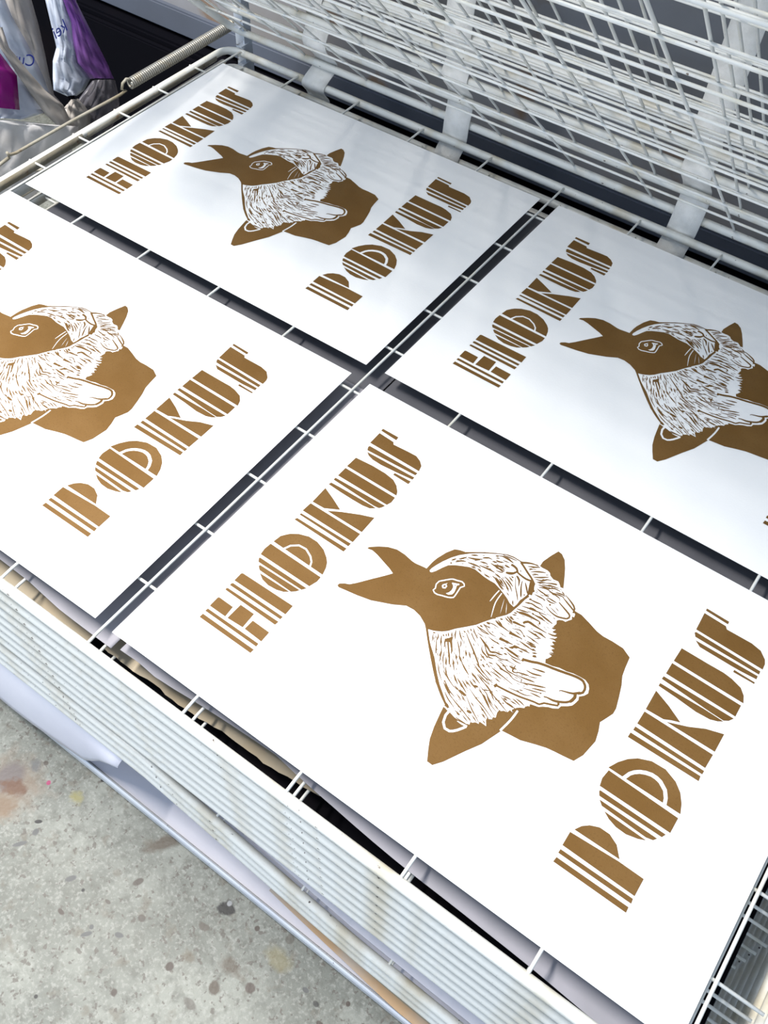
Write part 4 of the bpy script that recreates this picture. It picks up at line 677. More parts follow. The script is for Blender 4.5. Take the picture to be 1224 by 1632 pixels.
A1 7294 3902 7325 3879 7370 3852 7417 3832 7461 3820 7502 3811 7532 3806 7534 3820 7507 3833 7467 3850 7427 3869 7383 3889 7334 3907 7299 3915;
A1 7224 4094 7253 4076 7296 4052 7344 4030 7388 4013 7429 4000 7471 3986 7507 3975 7533 3968 7536 3981 7512 3994 7478 4011 7438 4031 7398 4050 7355 4069 7306 4087 7260 4100 7228 4107;
A1 7358 4132 7484 4069 7615 4030 7619 4043 7494 4106 7361 4146;
A1 7320 3972 7388 3932 7462 3915 7465 3929 7398 3969 7324 3985;
A1 7243 3533 7273 3522 7317 3512 7359 3508 7411 3517 7448 3528 7447 3553 7410 3566 7359 3580 7320 3585 7277 3586 7246 3584;
A1 7448 3828 7502 3833 7548 3863 7537 3898 7482 3893 7437 3863;
A1 7061 3375 7090 3353 7123 3361 7125 3377 7096 3399 7063 3391;
A1 7004 3737 7028 3705 7064 3700 7071 3715 7047 3747 7011 3752;
A1 6838 3550 6857 3530 6880 3541 6882 3557 6863 3577 6840 3566;
A1 7001 3335 7026 3313 7063 3284 7106 3251 7154 3223 7210 3197 7275 3173 7335 3153 7376 3139 7379 3149 7339 3169 7282 3195 7219 3225 7165 3251 7119 3277 7073 3304 7034 3328 7006 3344;
A1 7140 3337 7176 3321 7228 3298 7288 3273 7349 3249 7410 3228 7474 3210 7541 3190 7608 3169 7684 3142 7766 3110 7840 3080 7892 3060 7895 3070 7845 3093 7772 3127 7691 3163 7615 3195 7547 3220 7480 3240 7416 3258 7355 3275 7294 3295 7233 3316 7180 3335 7143 3348;
A1 7240 3451 7332 3403 7429 3375 7432 3385 7341 3433 7243 3461;
A1 7330 3499 7420 3441 7516 3401 7520 3410 7431 3469 7334 3509;
A1 7450 3529 7492 3496 7553 3449 7618 3399 7674 3358 7713 3329 7745 3309 7777 3290 7817 3269 7872 3239 7937 3204 7996 3171 8038 3150 8042 3159 8002 3184 7944 3220 7882 3259 7828 3293 7790 3318 7758 3336 7727 3356 7686 3381 7629 3418 7562 3465 7499 3509 7455 3538;
A1 7434 3716 7472 3696 7527 3668 7589 3638 7650 3611 7707 3590 7764 3573 7823 3555 7889 3534 7972 3504 8066 3468 8152 3434 8212 3412 8215 3422 8156 3448 8071 3486 7978 3526 7896 3560 7830 3585 7770 3603 7714 3620 7657 3638 7596 3661 7533 3686 7477 3710 7437 3726;
A1 7552 3884 7587 3860 7637 3825 7695 3787 7751 3749 7805 3712 7862 3675 7920 3638 7981 3604 8049 3570 8122 3536 8187 3506 8233 3486 8237 3496 8192 3520 8128 3553 8057 3591 7991 3628 7933 3665 7875 3702 7819 3739 7763 3773 7705 3807 7646 3842 7593 3873 7556 3894;
A1 7616 4031 7658 4011 7720 3985 7786 3956 7842 3932 7888 3912 7931 3896 7966 3881 7992 3872 7995 3882 7972 3897 7939 3917 7898 3940 7851 3962 7794 3984 7726 4007 7663 4028 7619 4042;
A1 7779 3854 7808 3828 7851 3793 7899 3758 7939 3735 7986 3714 8028 3697 8057 3685 8061 3695 8034 3713 7994 3737 7951 3763 7912 3786 7863 3814 7817 3843 7784 3863;
A1 7790 3525 7815 3512 7852 3494 7894 3474 7938 3453 7990 3429 8049 3402 8104 3377 8142 3361 8146 3370 8110 3392 8057 3423 8000 3456 7948 3482 7903 3501 7858 3516 7820 3528 7793 3535;
A1 7610 3470 7663 3434 7722 3416 7726 3426 7673 3462 7613 3480;
A1 7949 3371 8021 3338 8096 3326 8099 3336 8027 3368 7951 3381;
A1 7428 3089 7502 3071 7576 3073 7576 3084 7503 3102 7428 3099;
A1 7688 3138 7767 3110 7848 3103 7849 3113 7771 3140 7690 3148;
A1 7513 3143 7549 3130 7585 3138 7586 3149 7550 3161 7514 3153;
A1 7535 2966 7563 2961 7603 2956 7646 2951 7685 2951 7730 2956 7771 2963 7799 2970 7798 2980 7769 2981 7728 2981 7683 2982 7645 2982 7602 2980 7563 2979 7535 2976;
A1 8055 3257 8096 3232 8142 3226 8145 3236 8104 3261 8058 3267;
A1 7630 3095 7716 3055 7806 3034 7809 3044 7723 3084 7632 3105;
A1 7783 3229 7876 3175 7976 3141 7979 3151 7886 3204 7786 3238;
A1 7655 3227 7714 3220 7770 3239 7766 3280 7707 3292 7650 3276;
A1 7507 3057 7547 3041 7585 3057 7584 3074 7545 3091 7507 3074;
A1 7805 3972 7833 3927 7880 3908 7889 3922 7861 3967 7814 3986;
A1 7882 3473 7919 3447 7962 3454 7964 3471 7927 3497 7884 3490;
A1 7632 3621 7650 3599 7673 3611 7675 3629 7657 3650 7635 3638;
A1 7717 3784 7772 3743 7836 3734 7841 3750 7786 3791 7722 3801;
A1 7160 3135 7227 3088 7303 3065 7307 3077 7241 3124 7165 3147;
A1 5180 6366 5228 6412 5250 6480 5237 6491 5189 6445 5167 6378;
A1 5305 6505 5342 6533 5385 6575 5415 6631 5434 6679 5421 6691 5387 6657 5348 6611 5316 6561 5293 6519;
A1 5287 6386 5334 6433 5389 6486 5443 6523 5488 6552 5481 6569 5427 6559 5359 6529 5307 6461 5275 6398;
A1 5202 6277 5231 6285 5236 6317 5224 6330 5195 6322 5190 6290;
A1 5480 6789 5565 6824 5633 6889 5624 6904 5539 6870 5471 6805;
A1 5454 6678 5492 6687 5545 6701 5602 6720 5651 6744 5702 6784 5745 6826 5774 6857 5763 6872 5729 6851 5680 6820 5626 6791 5581 6768 5528 6741 5480 6715 5447 6695;
A1 5618 6725 5686 6747 5737 6800 5729 6816 5660 6793 5609 6741;
A1 5762 6758 5857 6771 5940 6816 5934 6833 5839 6820 5756 6775;
A1 5533 6555 5574 6559 5632 6566 5693 6578 5742 6592 5821 6607 5874 6617 5871 6635 5815 6639 5732 6636 5678 6628 5618 6610 5564 6589 5527 6573;
A1 5804 6654 5854 6657 5925 6664 6001 6672 6064 6680 6130 6690 6185 6695 6224 6700 6222 6718 6182 6724 6124 6731 6054 6731 5990 6722 5915 6704 5846 6686 5799 6671;
A1 5663 6502 5729 6502 5785 6535 5780 6552 5713 6552 5657 6520;
A1 5947 6731 5991 6729 6024 6759 6018 6776 5973 6778 5940 6748;
A1 5754 6888 5795 6908 5847 6941 5885 6974 5971 6992 5968 7009 5873 7012 5820 6986 5773 6941 5744 6903;
A1 5980 7134 6024 7138 6052 7173 6044 7189 6000 7186 5972 7151;
A1 5998 6950 6064 6950 6121 6982 6116 7000 6049 7000 5993 6968;
A1 6104 6894 6171 6902 6250 6911 6321 6909 6377 6906 6378 6924 6321 6947 6243 6962 6161 6940 6099 6912;
A1 6196 6859 6289 6850 6376 6874 6373 6891 6280 6901 6193 6876;
A1 5996 6875 6043 6866 6111 6857 6182 6850 6240 6849 6323 6839 6376 6831 6378 6848 6325 6870 6240 6894 6179 6902 6107 6902 6040 6898 5994 6892;
A1 6114 7221 6164 7219 6233 7219 6296 7218 6354 7216 6409 7214 6448 7215 6448 7233 6409 7246 6352 7262 6291 7270 6225 7265 6158 7251 6111 7239;
A1 6236 6680 6324 6655 6411 6663 6410 6681 6322 6706 6235 6698;
A1 6225 6583 6274 6568 6342 6549 6410 6531 6477 6511 6545 6491 6593 6479 6596 6495 6551 6520 6484 6553 6415 6580 6344 6593 6274 6599 6225 6601;
A1 6041 6503 6124 6489 6204 6507 6201 6525 6118 6539 6038 6521;
A1 6389 6620 6483 6560 6584 6531 6588 6547 6494 6607 6393 6636;
A1 6309 6560 6350 6532 6410 6496 6473 6464 6540 6440 6610 6422 6658 6411 6661 6427 6615 6451 6548 6482 6483 6511 6420 6536 6358 6560 6313 6576;
A1 5821 6548 5887 6522 5953 6528 5953 6545 5887 6572 5821 6566;
A1 6303 7029 6374 7018 6438 7040 6435 7058 6365 7070 6300 7047;
A1 6918 4041 6951 4011 6986 3989 6988 3992 6957 4021 6920 4044;
A1 6446 4863 6498 4809 6552 4768 6555 4773 6506 4821 6449 4867;
A1 7186 5700 7238 5679 7286 5666 7287 5672 7241 5697 7187 5706;
A1 7653 3677 7697 3660 7733 3653 7734 3657 7700 3672 7654 3681;
A1 7403 5265 7447 5267 7492 5278 7491 5284 7444 5284 7402 5271;
A1 7450 5641 7506 5652 7561 5667 7560 5671 7503 5665 7449 5646;
A1 7367 3590 7420 3568 7479 3560 7480 3564 7422 3579 7368 3594;
A1 7646 5342 7708 5347 7761 5359 7760 5367 7705 5367 7645 5349;
A1 6608 4321 6633 4276 6676 4235 6680 4239 6645 4288 6612 4324;
A1 7694 3188 7747 3165 7804 3153 7805 3158 7751 3180 7696 3192;
A1 6516 4667 6558 4609 6604 4556 6606 4559 6565 4616 6518 4670;
A1 7656 4843 7707 4847 7755 4867 7753 4873 7703 4865 7655 4850;
A1 6801 4283 6837 4246 6882 4217 6884 4221 6844 4257 6804 4287;
A1 7289 4123 7325 4102 7361 4095 7361 4099 7328 4113 7291 4127;
A1 7943 4101 7980 4096 8016 4108 8015 4113 7978 4109 7943 4105;
A1 6628 4240 6657 4191 6700 4149 6703 4153 6667 4200 6631 4243;
A1 7282 3949 7334 3923 7392 3900 7393 3904 7337 3934 7283 3953;
A1 6992 5393 7050 5390 7106 5387 7107 5392 7050 5405 6991 5398;
A1 7894 5467 7925 5456 7956 5462 7956 5467 7925 5470 7894 5472;
A1 6956 4533 6993 4499 7030 4481 7032 4485 6999 4510 6959 4536;
A1 7942 3402 7996 3374 8053 3364 8054 3370 8000 3391 7944 3408;
A1 7829 4784 7863 4782 7901 4786 7901 4790 7862 4795 7829 4788;
A1 7406 6247 7470 6251 7524 6274 7522 6281 7465 6271 7404 6254;
A1 6374 4549 6402 4499 6440 4455 6445 4458 6416 4510 6378 4553;
A1 7442 5142 7481 5140 7513 5146 7513 5152 7479 5159 7441 5149;
A1 7992 3866 8025 3847 8052 3843 8054 3849 8029 3864 7994 3872;
A1 6071 4407 6077 4367 6093 4327 6098 4328 6091 4370 6076 4408;
A1 6521 3898 6538 3860 6568 3828 6572 3831 6550 3869 6525 3901;
A1 6477 4490 6497 4458 6521 4436 6524 4439 6507 4468 6481 4494;
A1 7870 5332 7926 5331 7980 5338 7979 5343 7924 5346 7869 5337;
A1 7730 4075 7770 4059 7809 4048 7810 4052 7773 4071 7731 4080;
A1 6368 4069 6387 4023 6405 3983 6409 3984 6400 4028 6372 4072;
A1 6853 4270 6879 4244 6904 4227 6908 4232 6888 4259 6856 4275;
A1 8063 4784 8090 4793 8119 4800 8119 4804 8087 4805 8062 4788;
A1 7288 5924 7344 5932 7397 5938 7396 5943 7342 5948 7287 5929;
A1 8070 3885 8099 3871 8136 3866 8137 3872 8102 3887 8071 3891;
A1 7840 5248 7878 5247 7919 5254 7918 5259 7877 5262 7839 5254;
A1 7843 4806 7890 4801 7930 4809 7929 4814 7889 4814 7843 4811;
A1 7646 3928 7675 3932 7708 3943 7707 3949 7672 3947 7645 3933;
A1 6579 4954 6622 4915 6666 4877 6669 4881 6631 4929 6582 4959;
A1 7264 5284 7295 5280 7332 5291 7331 5296 7293 5295 7263 5289;
A1 6481 4386 6503 4353 6534 4319 6539 4323 6517 4365 6485 4390;
A1 7166 3612 7220 3593 7264 3583 7265 3587 7222 3605 7167 3616;
A1 6357 4667 6378 4630 6401 4605 6406 4608 6392 4641 6362 4671;
A1 7448 3300 7483 3283 7519 3278 7519 3282 7485 3294 7449 3304;
A1 6740 4607 6768 4567 6805 4521 6808 4524 6778 4575 6744 4610;
A1 7272 4502 7306 4479 7337 4472 7338 4477 7311 4493 7274 4507;
A1 7714 6294 7777 6283 7838 6291 7838 6298 7776 6303 7714 6301;
A1 7238 3813 7284 3793 7332 3777 7334 3782 7289 3809 7239 3819;
A1 8181 4477 8225 4477 8270 4493 8269 4499 8222 4493 8180 4482;
A1 6354 4420 6388 4369 6426 4324 6430 4328 6399 4379 6358 4423;
A1 7047 4968 7076 4945 7112 4942 7113 4949 7080 4963 7049 4974;
A1 7891 4046 7927 4044 7966 4054 7966 4060 7925 4062 7890 4053;
A1 7800 5390 7854 5382 7915 5383 7915 5387 7854 5395 7800 5395;
A1 7462 5739 7497 5736 7528 5751 7527 5758 7493 5755 7461 5746;
A1 6495 4250 6509 4214 6529 4183 6532 4185 6520 4220 6499 4252;
A1 7536 3399 7572 3369 7608 3347 7610 3350 7577 3378 7537 3402;
A1 8276 4601 8319 4609 8359 4624 8358 4628 8315 4621 8275 4605;
A1 7652 4212 7696 4194 7735 4196 7736 4202 7698 4213 7653 4218;
A1 6542 3812 6582 3753 6628 3711 6632 3715 6594 3764 6546 3815;
A1 8273 4327 8315 4326 8347 4341 8345 4347 8312 4344 8272 4333;
A1 7678 3852 7714 3835 7761 3822 7762 3826 7717 3846 7679 3856;
A1 7386 4805 7434 4808 7483 4824 7482 4830 7430 4826 7385 4811;
A1 6927 4685 6964 4655 7007 4626 7009 4629 6970 4665 6928 4688;
A1 7229 3414 7256 3401 7288 3392 7290 3396 7259 3413 7230 3418;
A1 6557 4276 6567 4243 6594 4212 6597 4215 6577 4249 6560 4278;
A1 6283 4085 6301 4036 6327 4003 6330 4006 6311 4042 6287 4086;
A1 6499 3973 6516 3943 6538 3913 6542 3916 6525 3950 6502 3976;
A1 7370 3514 7412 3499 7451 3485 7453 3490 7415 3512 7371 3518;
A1 7386 3444 7425 3419 7475 3400 7477 3405 7431 3434 7388 3449;
A1 6077 4306 6100 4261 6129 4208 6133 4210 6111 4267 6080 4309;
A1 6914 4819 6958 4786 7004 4752 7008 4757 6966 4801 6917 4824;
A1 7031 5105 7066 5098 7097 5102 7097 5108 7065 5116 7030 5111;
A1 7002 3496 7025 3474 7049 3465 7052 3471 7032 3488 7005 3501;
A1 7903 3325 7928 3315 7957 3305 7959 3309 7931 3326 7904 3329;
A1 7375 5464 7403 5457 7432 5467 7431 5473 7401 5474 7375 5470;
A1 7581 6104 7610 6105 7635 6108 7635 6115 7608 6125 7579 6111;
A1 6466 3986 6482 3950 6502 3918 6506 3920 6496 3957 6470 3989;
A1 7244 4069 7282 4042 7325 4035 7326 4041 7287 4057 7246 4074;
A1 7683 5841 7731 5835 7776 5841 7776 5846 7730 5848 7683 5846;
A1 7073 4353 7100 4333 7127 4326 7129 4331 7105 4347 7075 4358;
A1 7930 4558 7963 4537 7995 4536 7996 4541 7966 4551 7931 4562;
A1 7942 6103 7972 6100 8001 6103 8001 6109 7971 6117 7941 6109;
A1 7035 4880 7071 4833 7110 4785 7113 4787 7079 4841 7038 4883;
A1 6857 4468 6872 4434 6897 4416 6901 4420 6884 4445 6861 4471;
A1 7554 4504 7594 4497 7632 4493 7632 4498 7595 4513 7554 4510;
A1 6228 4375 6248 4341 6272 4308 6276 4310 6258 4348 6231 4378;
A1 7961 4352 8020 4344 8077 4336 8078 4341 8021 4356 7961 4356;
A1 7946 3804 7982 3779 8027 3756 8028 3760 7986 3788 7948 3808;
A1 7275 4383 7303 4361 7338 4357 7339 4364 7308 4379 7277 4389;
A1 7018 4459 7066 4415 7114 4386 7116 4390 7072 4425 7020 4462;
A1 7051 4217 7091 4189 7126 4174 7129 4179 7098 4206 7053 4223;
A1 7670 4570 7712 4551 7756 4551 7757 4557 7714 4570 7671 4576;
A1 6528 4364 6558 4308 6601 4258 6606 4262 6572 4319 6533 4367;
A1 7879 6469 7910 6462 7950 6461 7950 6467 7910 6479 7879 6475;
A1 7818 6457 7854 6455 7891 6460 7891 6466 7852 6473 7817 6463;
A1 7902 6258 7963 6238 8023 6243 8023 6249 7963 6257 7903 6264;
A1 7338 4899 7370 4901 7395 4921 7393 4925 7365 4914 7337 4904;
A1 6352 4351 6382 4292 6431 4240 6436 4244 6396 4303 6357 4355;
A1 6621 4545 6663 4487 6709 4440 6713 4443 6673 4497 6624 4549;
A1 8014 3829 8047 3808 8076 3803 8078 3809 8051 3824 8016 3835;
A1 7900 3970 7926 3956 7955 3949 7956 3953 7929 3968 7901 3974;
A1 7378 5168 7421 5167 7467 5174 7467 5179 7419 5182 7377 5173;
A1 6591 3976 6622 3924 6660 3881 6663 3883 6632 3932 6595 3979;
A1 7413 4466 7471 4442 7524 4424 7526 4429 7475 4457 7414 4471;
A1 7777 3623 7826 3596 7880 3589 7881 3594 7830 3610 7779 3627;
A1 6861 4010 6904 3957 6951 3920 6955 3924 6915 3970 6864 4014;
A1 7364 4002 7416 3979 7473 3958 7475 3962 7420 3991 7364 4006;
A1 7328 4078 7353 4061 7388 4053 7389 4058 7357 4074 7330 4082;
A1 6753 4495 6781 4450 6815 4415 6819 4418 6792 4460 6757 4498;
A1 6924 4512 6961 4478 7001 4442 7004 4446 6969 4489 6926 4516;
A1 7608 4419 7635 4409 7666 4415 7665 4421 7635 4428 7608 4425;
A1 7158 5168 7223 5161 7285 5162 7284 5167 7222 5175 7158 5173;
A1 7600 3282 7631 3274 7660 3277 7660 3282 7631 3288 7600 3287;
A1 7328 3189 7363 3170 7391 3163 7392 3166 7366 3181 7329 3193;
A1 7692 3549 7740 3524 7798 3511 7798 3516 7743 3537 7693 3553;
A1 6715 4272 6746 4227 6784 4194 6787 4197 6755 4236 6718 4275;
A1 7987 4588 8017 4572 8048 4563 8049 4568 8021 4588 7988 4593;
A1 7534 4352 7573 4346 7605 4347 7605 4351 7573 4359 7534 4357;
A1 6869 5343 6923 5332 6977 5339 6976 5345 6922 5350 6868 5349;
A1 6597 3888 6630 3833 6671 3785 6676 3789 6643 3843 6601 3892;
A1 7571 3311 7630 3294 7684 3296 7684 3302 7631 3311 7572 3317;
A1 7682 5503 7712 5498 7736 5505 7735 5510 7711 5513 7682 5509;
A1 7174 3690 7213 3667 7260 3647 7262 3652 7218 3681 7176 3695;
A1 7383 3733 7409 3717 7443 3706 7445 3711 7414 3730 7384 3737;
A1 6627 4699 6665 4635 6711 4589 6714 4592 6676 4644 6631 4702;
A1 7992 6147 8038 6146 8087 6150 8086 6155 8037 6161 7991 6152;
A1 7445 5418 7492 5412 7536 5426 7534 5432 7490 5430 7445 5424;
A1 7724 4126 7763 4110 7803 4097 7804 4102 7767 4125 7725 4132;
A1 7464 4975 7490 4974 7518 4989 7516 4993 7487 4988 7463 4980;
A1 6719 3912 6750 3869 6788 3825 6791 3827 6758 3877 6722 3915;
A1 7102 4528 7151 4483 7207 4442 7210 4446 7160 4497 7105 4533;
A1 7380 5726 7408 5727 7434 5738 7433 5745 7403 5748 7378 5733;
A1 7645 3655 7685 3642 7726 3632 7727 3636 7688 3654 7646 3660;
A1 7128 4097 7169 4074 7213 4053 7215 4057 7173 4084 7129 4101;
A1 8143 4249 8185 4254 8228 4265 8227 4269 8182 4266 8142 4253;
A1 7800 4399 7841 4383 7883 4389 7883 4393 7842 4396 7800 4403;
A1 6958 4327 6981 4297 7017 4272 7020 4276 6990 4310 6961 4331;
A1 7997 4752 8037 4758 8073 4773 8072 4777 8033 4769 7996 4756;
A1 7369 3681 7399 3663 7435 3650 7436 3655 7404 3676 7371 3685;
A1 6979 3955 7013 3919 7058 3886 7060 3890 7020 3928 6982 3958;
A1 6726 4049 6751 4018 6776 3989 6779 3992 6760 4027 6729 4053;
A1 7476 3798 7507 3787 7546 3782 7547 3787 7509 3799 7477 3802;
A1 7870 4395 7920 4379 7974 4381 7974 4386 7921 4394 7871 4400;
A1 7165 4376 7196 4343 7237 4320 7239 4325 7204 4357 7168 4381;
A1 7338 3152 7393 3125 7441 3112 7442 3116 7396 3137 7340 3156;
A1 6724 3744 6770 3692 6822 3658 6825 3663 6780 3707 6727 3749;
A1 7305 3319 7341 3299 7383 3291 7384 3297 7345 3316 7306 3325;
A1 7898 3265 7927 3238 7961 3229 7962 3233 7932 3249 7900 3269;
A1 7445 3172 7478 3161 7518 3157 7519 3162 7480 3176 7445 3177;
A1 7405 4902 7451 4901 7493 4921 7491 4928 7446 4921 7404 4909;
A1 6478 4125 6489 4099 6504 4067 6508 4069 6500 4104 6482 4128;
A1 7962 6080 8023 6074 8083 6082 8083 6087 8021 6088 7962 6085;
A1 7262 5340 7291 5341 7323 5346 7323 5353 7288 5361 7260 5347;
A1 7088 4169 7122 4144 7164 4126 7166 4131 7128 4158 7090 4173;
A1 8024 5447 8060 5453 8100 5462 8099 5468 8056 5469 8022 5453;
A1 7268 4569 7317 4536 7368 4524 7369 4528 7321 4548 7270 4572;
A1 6252 4136 6266 4105 6285 4077 6290 4079 6280 4114 6257 4139;
A1 8336 4511 8360 4508 8386 4522 8385 4528 8357 4527 8335 4518;
A1 6947 3899 6971 3876 6996 3856 7000 3859 6980 3888 6950 3904;
A1 7230 5788 7287 5767 7337 5758 7338 5763 7289 5781 7230 5793;
A1 7209 4357 7249 4320 7298 4292 7301 4297 7257 4335 7212 4362;
A1 7753 5540 7787 5535 7811 5542 7810 5547 7785 5553 7752 5546;
A1 7451 4500 7495 4492 7539 4487 7539 4494 7496 4510 7451 4506;
A1 7239 5194 7294 5194 7341 5201 7340 5205 7292 5206 7239 5199;
A1 7242 4973 7270 4978 7296 4990 7295 4995 7265 4994 7240 4979;
A1 7191 5348 7243 5352 7296 5359 7295 5366 7240 5371 7190 5355;
A1 6292 4519 6317 4482 6340 4454 6344 4457 6328 4492 6296 4523;
A1 6535 4196 6561 4137 6597 4096 6602 4100 6575 4147 6540 4199;
A1 6611 4677 6630 4643 6656 4623 6658 4626 6638 4651 6614 4680;
A1 6042 4413 6050 4366 6067 4325 6073 4327 6067 4370 6048 4415;
A1 7814 4002 7859 3968 7911 3942 7914 3947 7865 3982 7816 4006;
A1 7427 3212 7452 3202 7477 3198 7478 3202 7455 3214 7428 3216;
A1 7770 6098 7826 6059 7877 6036 7879 6042 7833 6076 7772 6104;
A1 6706 5122 6757 5104 6810 5104 6810 5110 6758 5121 6707 5128;
A1 7950 5466 7991 5464 8024 5471 8023 5476 7989 5480 7949 5471;
A1 7459 4814 7508 4815 7557 4825 7556 4832 7505 4835 7457 4821;
A1 7315 5544 7369 5538 7422 5541 7422 5547 7367 5555 7315 5550;
A1 6665 3787 6709 3735 6756 3692 6760 3696 6720 3748 6669 3792;
A1 7203 3968 7228 3951 7259 3940 7262 3946 7234 3968 7204 3974;
A1 7354 6056 7408 6062 7464 6087 7463 6092 7403 6079 7353 6061;
A1 6324 4073 6348 4013 6381 3953 6386 3955 6363 4020 6330 4075;
A1 7713 3400 7747 3369 7784 3357 7785 3361 7751 3379 7715 3403;
A1 6637 3860 6673 3809 6716 3761 6720 3765 6685 3820 6642 3864;
A1 7441 5213 7488 5213 7522 5224 7521 5228 7486 5225 7440 5217;
A1 7497 5843 7562 5843 7621 5864 7619 5870 7558 5863 7496 5850;
A1 6808 5117 6838 5108 6865 5108 6866 5113 6839 5123 6808 5122;
A1 7714 5892 7754 5887 7800 5897 7799 5904 7752 5907 7714 5899;
A1 7539 3278 7569 3270 7593 3271 7594 3277 7570 3287 7539 3284;
A1 6910 3722 6932 3698 6960 3693 6962 3699 6939 3714 6913 3727;
A1 8105 3771 8151 3749 8199 3733 8200 3737 8154 3760 8106 3774;
A1 7322 3386 7375 3363 7426 3344 7428 3350 7380 3378 7323 3392;
A1 6021 4358 6046 4302 6073 4249 6079 4251 6062 4310 6026 4361;
A1 6784 5003 6810 4982 6843 4966 6846 4971 6817 4998 6786 5009;
A1 7737 4329 7768 4317 7800 4320 7800 4325 7769 4330 7738 4333;
A1 7873 3304 7918 3281 7960 3265 7962 3270 7923 3297 7874 3310;
A1 7365 5629 7411 5636 7453 5653 7451 5659 7406 5654 7363 5635;
A1 8058 4582 8112 4578 8176 4586 8175 4593 8111 4597 8057 4589;
A1 7368 4323 7429 4298 7489 4287 7490 4291 7432 4311 7368 4327;
A1 8051 4651 8104 4653 8154 4657 8154 4664 8102 4673 8049 4658;
A1 7302 5345 7341 5343 7388 5354 7387 5360 7338 5362 7300 5351;
A1 7581 5424 7635 5418 7689 5420 7689 5427 7634 5437 7581 5430;
A1 7404 4486 7452 4463 7500 4460 7500 4467 7455 4481 7405 4492;
A1 7910 4470 7949 4459 7984 4460 7984 4465 7950 4475 7911 4475;
A1 7082 3577 7136 3550 7201 3536 7202 3542 7140 3568 7084 3583;
A1 6481 4221 6494 4192 6513 4157 6517 4158 6503 4197 6484 4223;
A1 7864 5823 7899 5819 7929 5822 7930 5829 7898 5840 7863 5830;
A1 7737 4721 7779 4712 7825 4712 7826 4718 7779 4731 7737 4728;
A1 7514 3182 7544 3167 7579 3168 7579 3174 7546 3184 7515 3188;
A1 7706 6456 7752 6463 7791 6472 7791 6478 7749 6478 7705 6461;
A1 7035 3622 7079 3599 7125 3585 7126 3590 7082 3611 7036 3626;
A1 6371 4435 6407 4375 6448 4331 6451 4334 6417 4384 6374 4437;
A1 7193 4256 7221 4236 7257 4226 7259 4232 7227 4253 7195 4262;
A1 6366 4122 6386 4062 6418 4003 6424 4005 6402 4070 6372 4125;
A1 7914 5708 7950 5718 7984 5726 7983 5731 7947 5731 7912 5712;
A1 7145 5898 7190 5880 7239 5882 7239 5888 7191 5900 7145 5905;
A1 6957 5050 7006 5047 7057 5045 7057 5049 7006 5062 6956 5055;
A1 6664 5027 6682 5001 6714 4984 6717 4990 6692 5016 6668 5032;
A1 7135 4586 7197 4556 7252 4533 7253 4538 7201 4569 7136 4591;
A1 7058 4277 7086 4256 7123 4240 7125 4244 7091 4268 7059 4281;
A1 8145 4711 8187 4713 8225 4730 8224 4735 8183 4731 8144 4717;
A1 7196 4620 7231 4596 7273 4585 7274 4590 7235 4608 7198 4624;
A1 7470 3463 7501 3437 7544 3418 7545 3421 7506 3447 7471 3466;
A1 6565 4420 6591 4369 6632 4329 6635 4333 6602 4378 6569 4423;
A1 5830 6590 5864 6585 5903 6588 5902 6594 5862 6603 5829 6596;
A1 5861 6721 5919 6735 5971 6749 5969 6756 5913 6754 5859 6728;
A1 5417 6637 5478 6633 5526 6642 5525 6649 5475 6652 5416 6644;
A1 6156 6549 6211 6544 6263 6541 6263 6546 6210 6559 6155 6554;
A1 6423 6716 6461 6693 6503 6674 6506 6681 6466 6712 6424 6722;
A1 5920 6787 5952 6791 5978 6806 5976 6812 5945 6810 5918 6794;
A1 6232 6652 6270 6642 6312 6642 6311 6647 6270 6655 6232 6657;
A1 6228 6996 6274 6992 6318 7007 6317 7013 6271 7009 6227 7002;
A1 6456 6621 6489 6599 6516 6592 6517 6596 6493 6613 6458 6626;
A1 6388 6669 6438 6646 6484 6625 6485 6629 6441 6658 6388 6674;
A1 5424 6442 5450 6449 5472 6469 5469 6474 5441 6466 5421 6448;
A1 5619 6702 5653 6716 5681 6738 5678 6744 5644 6733 5616 6707;
A1 6577 6533 6610 6508 6657 6492 6659 6499 6615 6526 6579 6539;
A1 6206 6909 6254 6909 6306 6912 6305 6917 6252 6922 6206 6914;
A1 6300 6525 6320 6509 6351 6505 6352 6510 6323 6524 6302 6529;
A1 6040 6733 6076 6729 6100 6737 6099 6743 6073 6748 6039 6740;
A1 6117 6941 6155 6942 6176 6960 6173 6967 6148 6962 6115 6948;
A1 5977 6538 6033 6532 6079 6539 6078 6544 6031 6547 5976 6543;
A1 5715 6945 5744 6959 5764 6982 5760 6989 5732 6978 5711 6952;
A1 6284 7097 6327 7099 6366 7096 6366 7101 6325 7113 6283 7102;
A1 6447 6743 6495 6718 6546 6702 6547 6706 6498 6731 6448 6747;
A1 5269 6416 5298 6450 5323 6483 5319 6489 5285 6464 5264 6421;
A1 5670 6552 5721 6557 5771 6578 5769 6584 5715 6576 5668 6559;
A1 7293 6831 7334 6818 7379 6821 7379 6827 7334 6837 7293 6838;
A1 7428 7176 7471 7193 7514 7223 7511 7229 7464 7209 7425 7182;
A1 6846 7280 6873 7290 6887 7305 6884 7311 6865 7306 6843 7285;
A1 7235 7082 7273 7096 7303 7115 7301 7121 7266 7113 7233 7088;
A1 7594 6844 7622 6832 7659 6837 7658 6845 7622 6853 7595 6851;
A1 7416 6829 7463 6821 7510 6834 7508 6841 7461 6841 7415 6836;
A1 7544 6943 7586 6936 7628 6948 7627 6955 7583 6956 7543 6949;
A1 7562 6743 7594 6736 7623 6742 7623 6748 7593 6755 7561 6749;
A1 7089 7261 7115 7272 7140 7296 7137 7301 7107 7287 7086 7266;
A1 7493 7343 7522 7350 7542 7366 7540 7372 7516 7365 7491 7349;
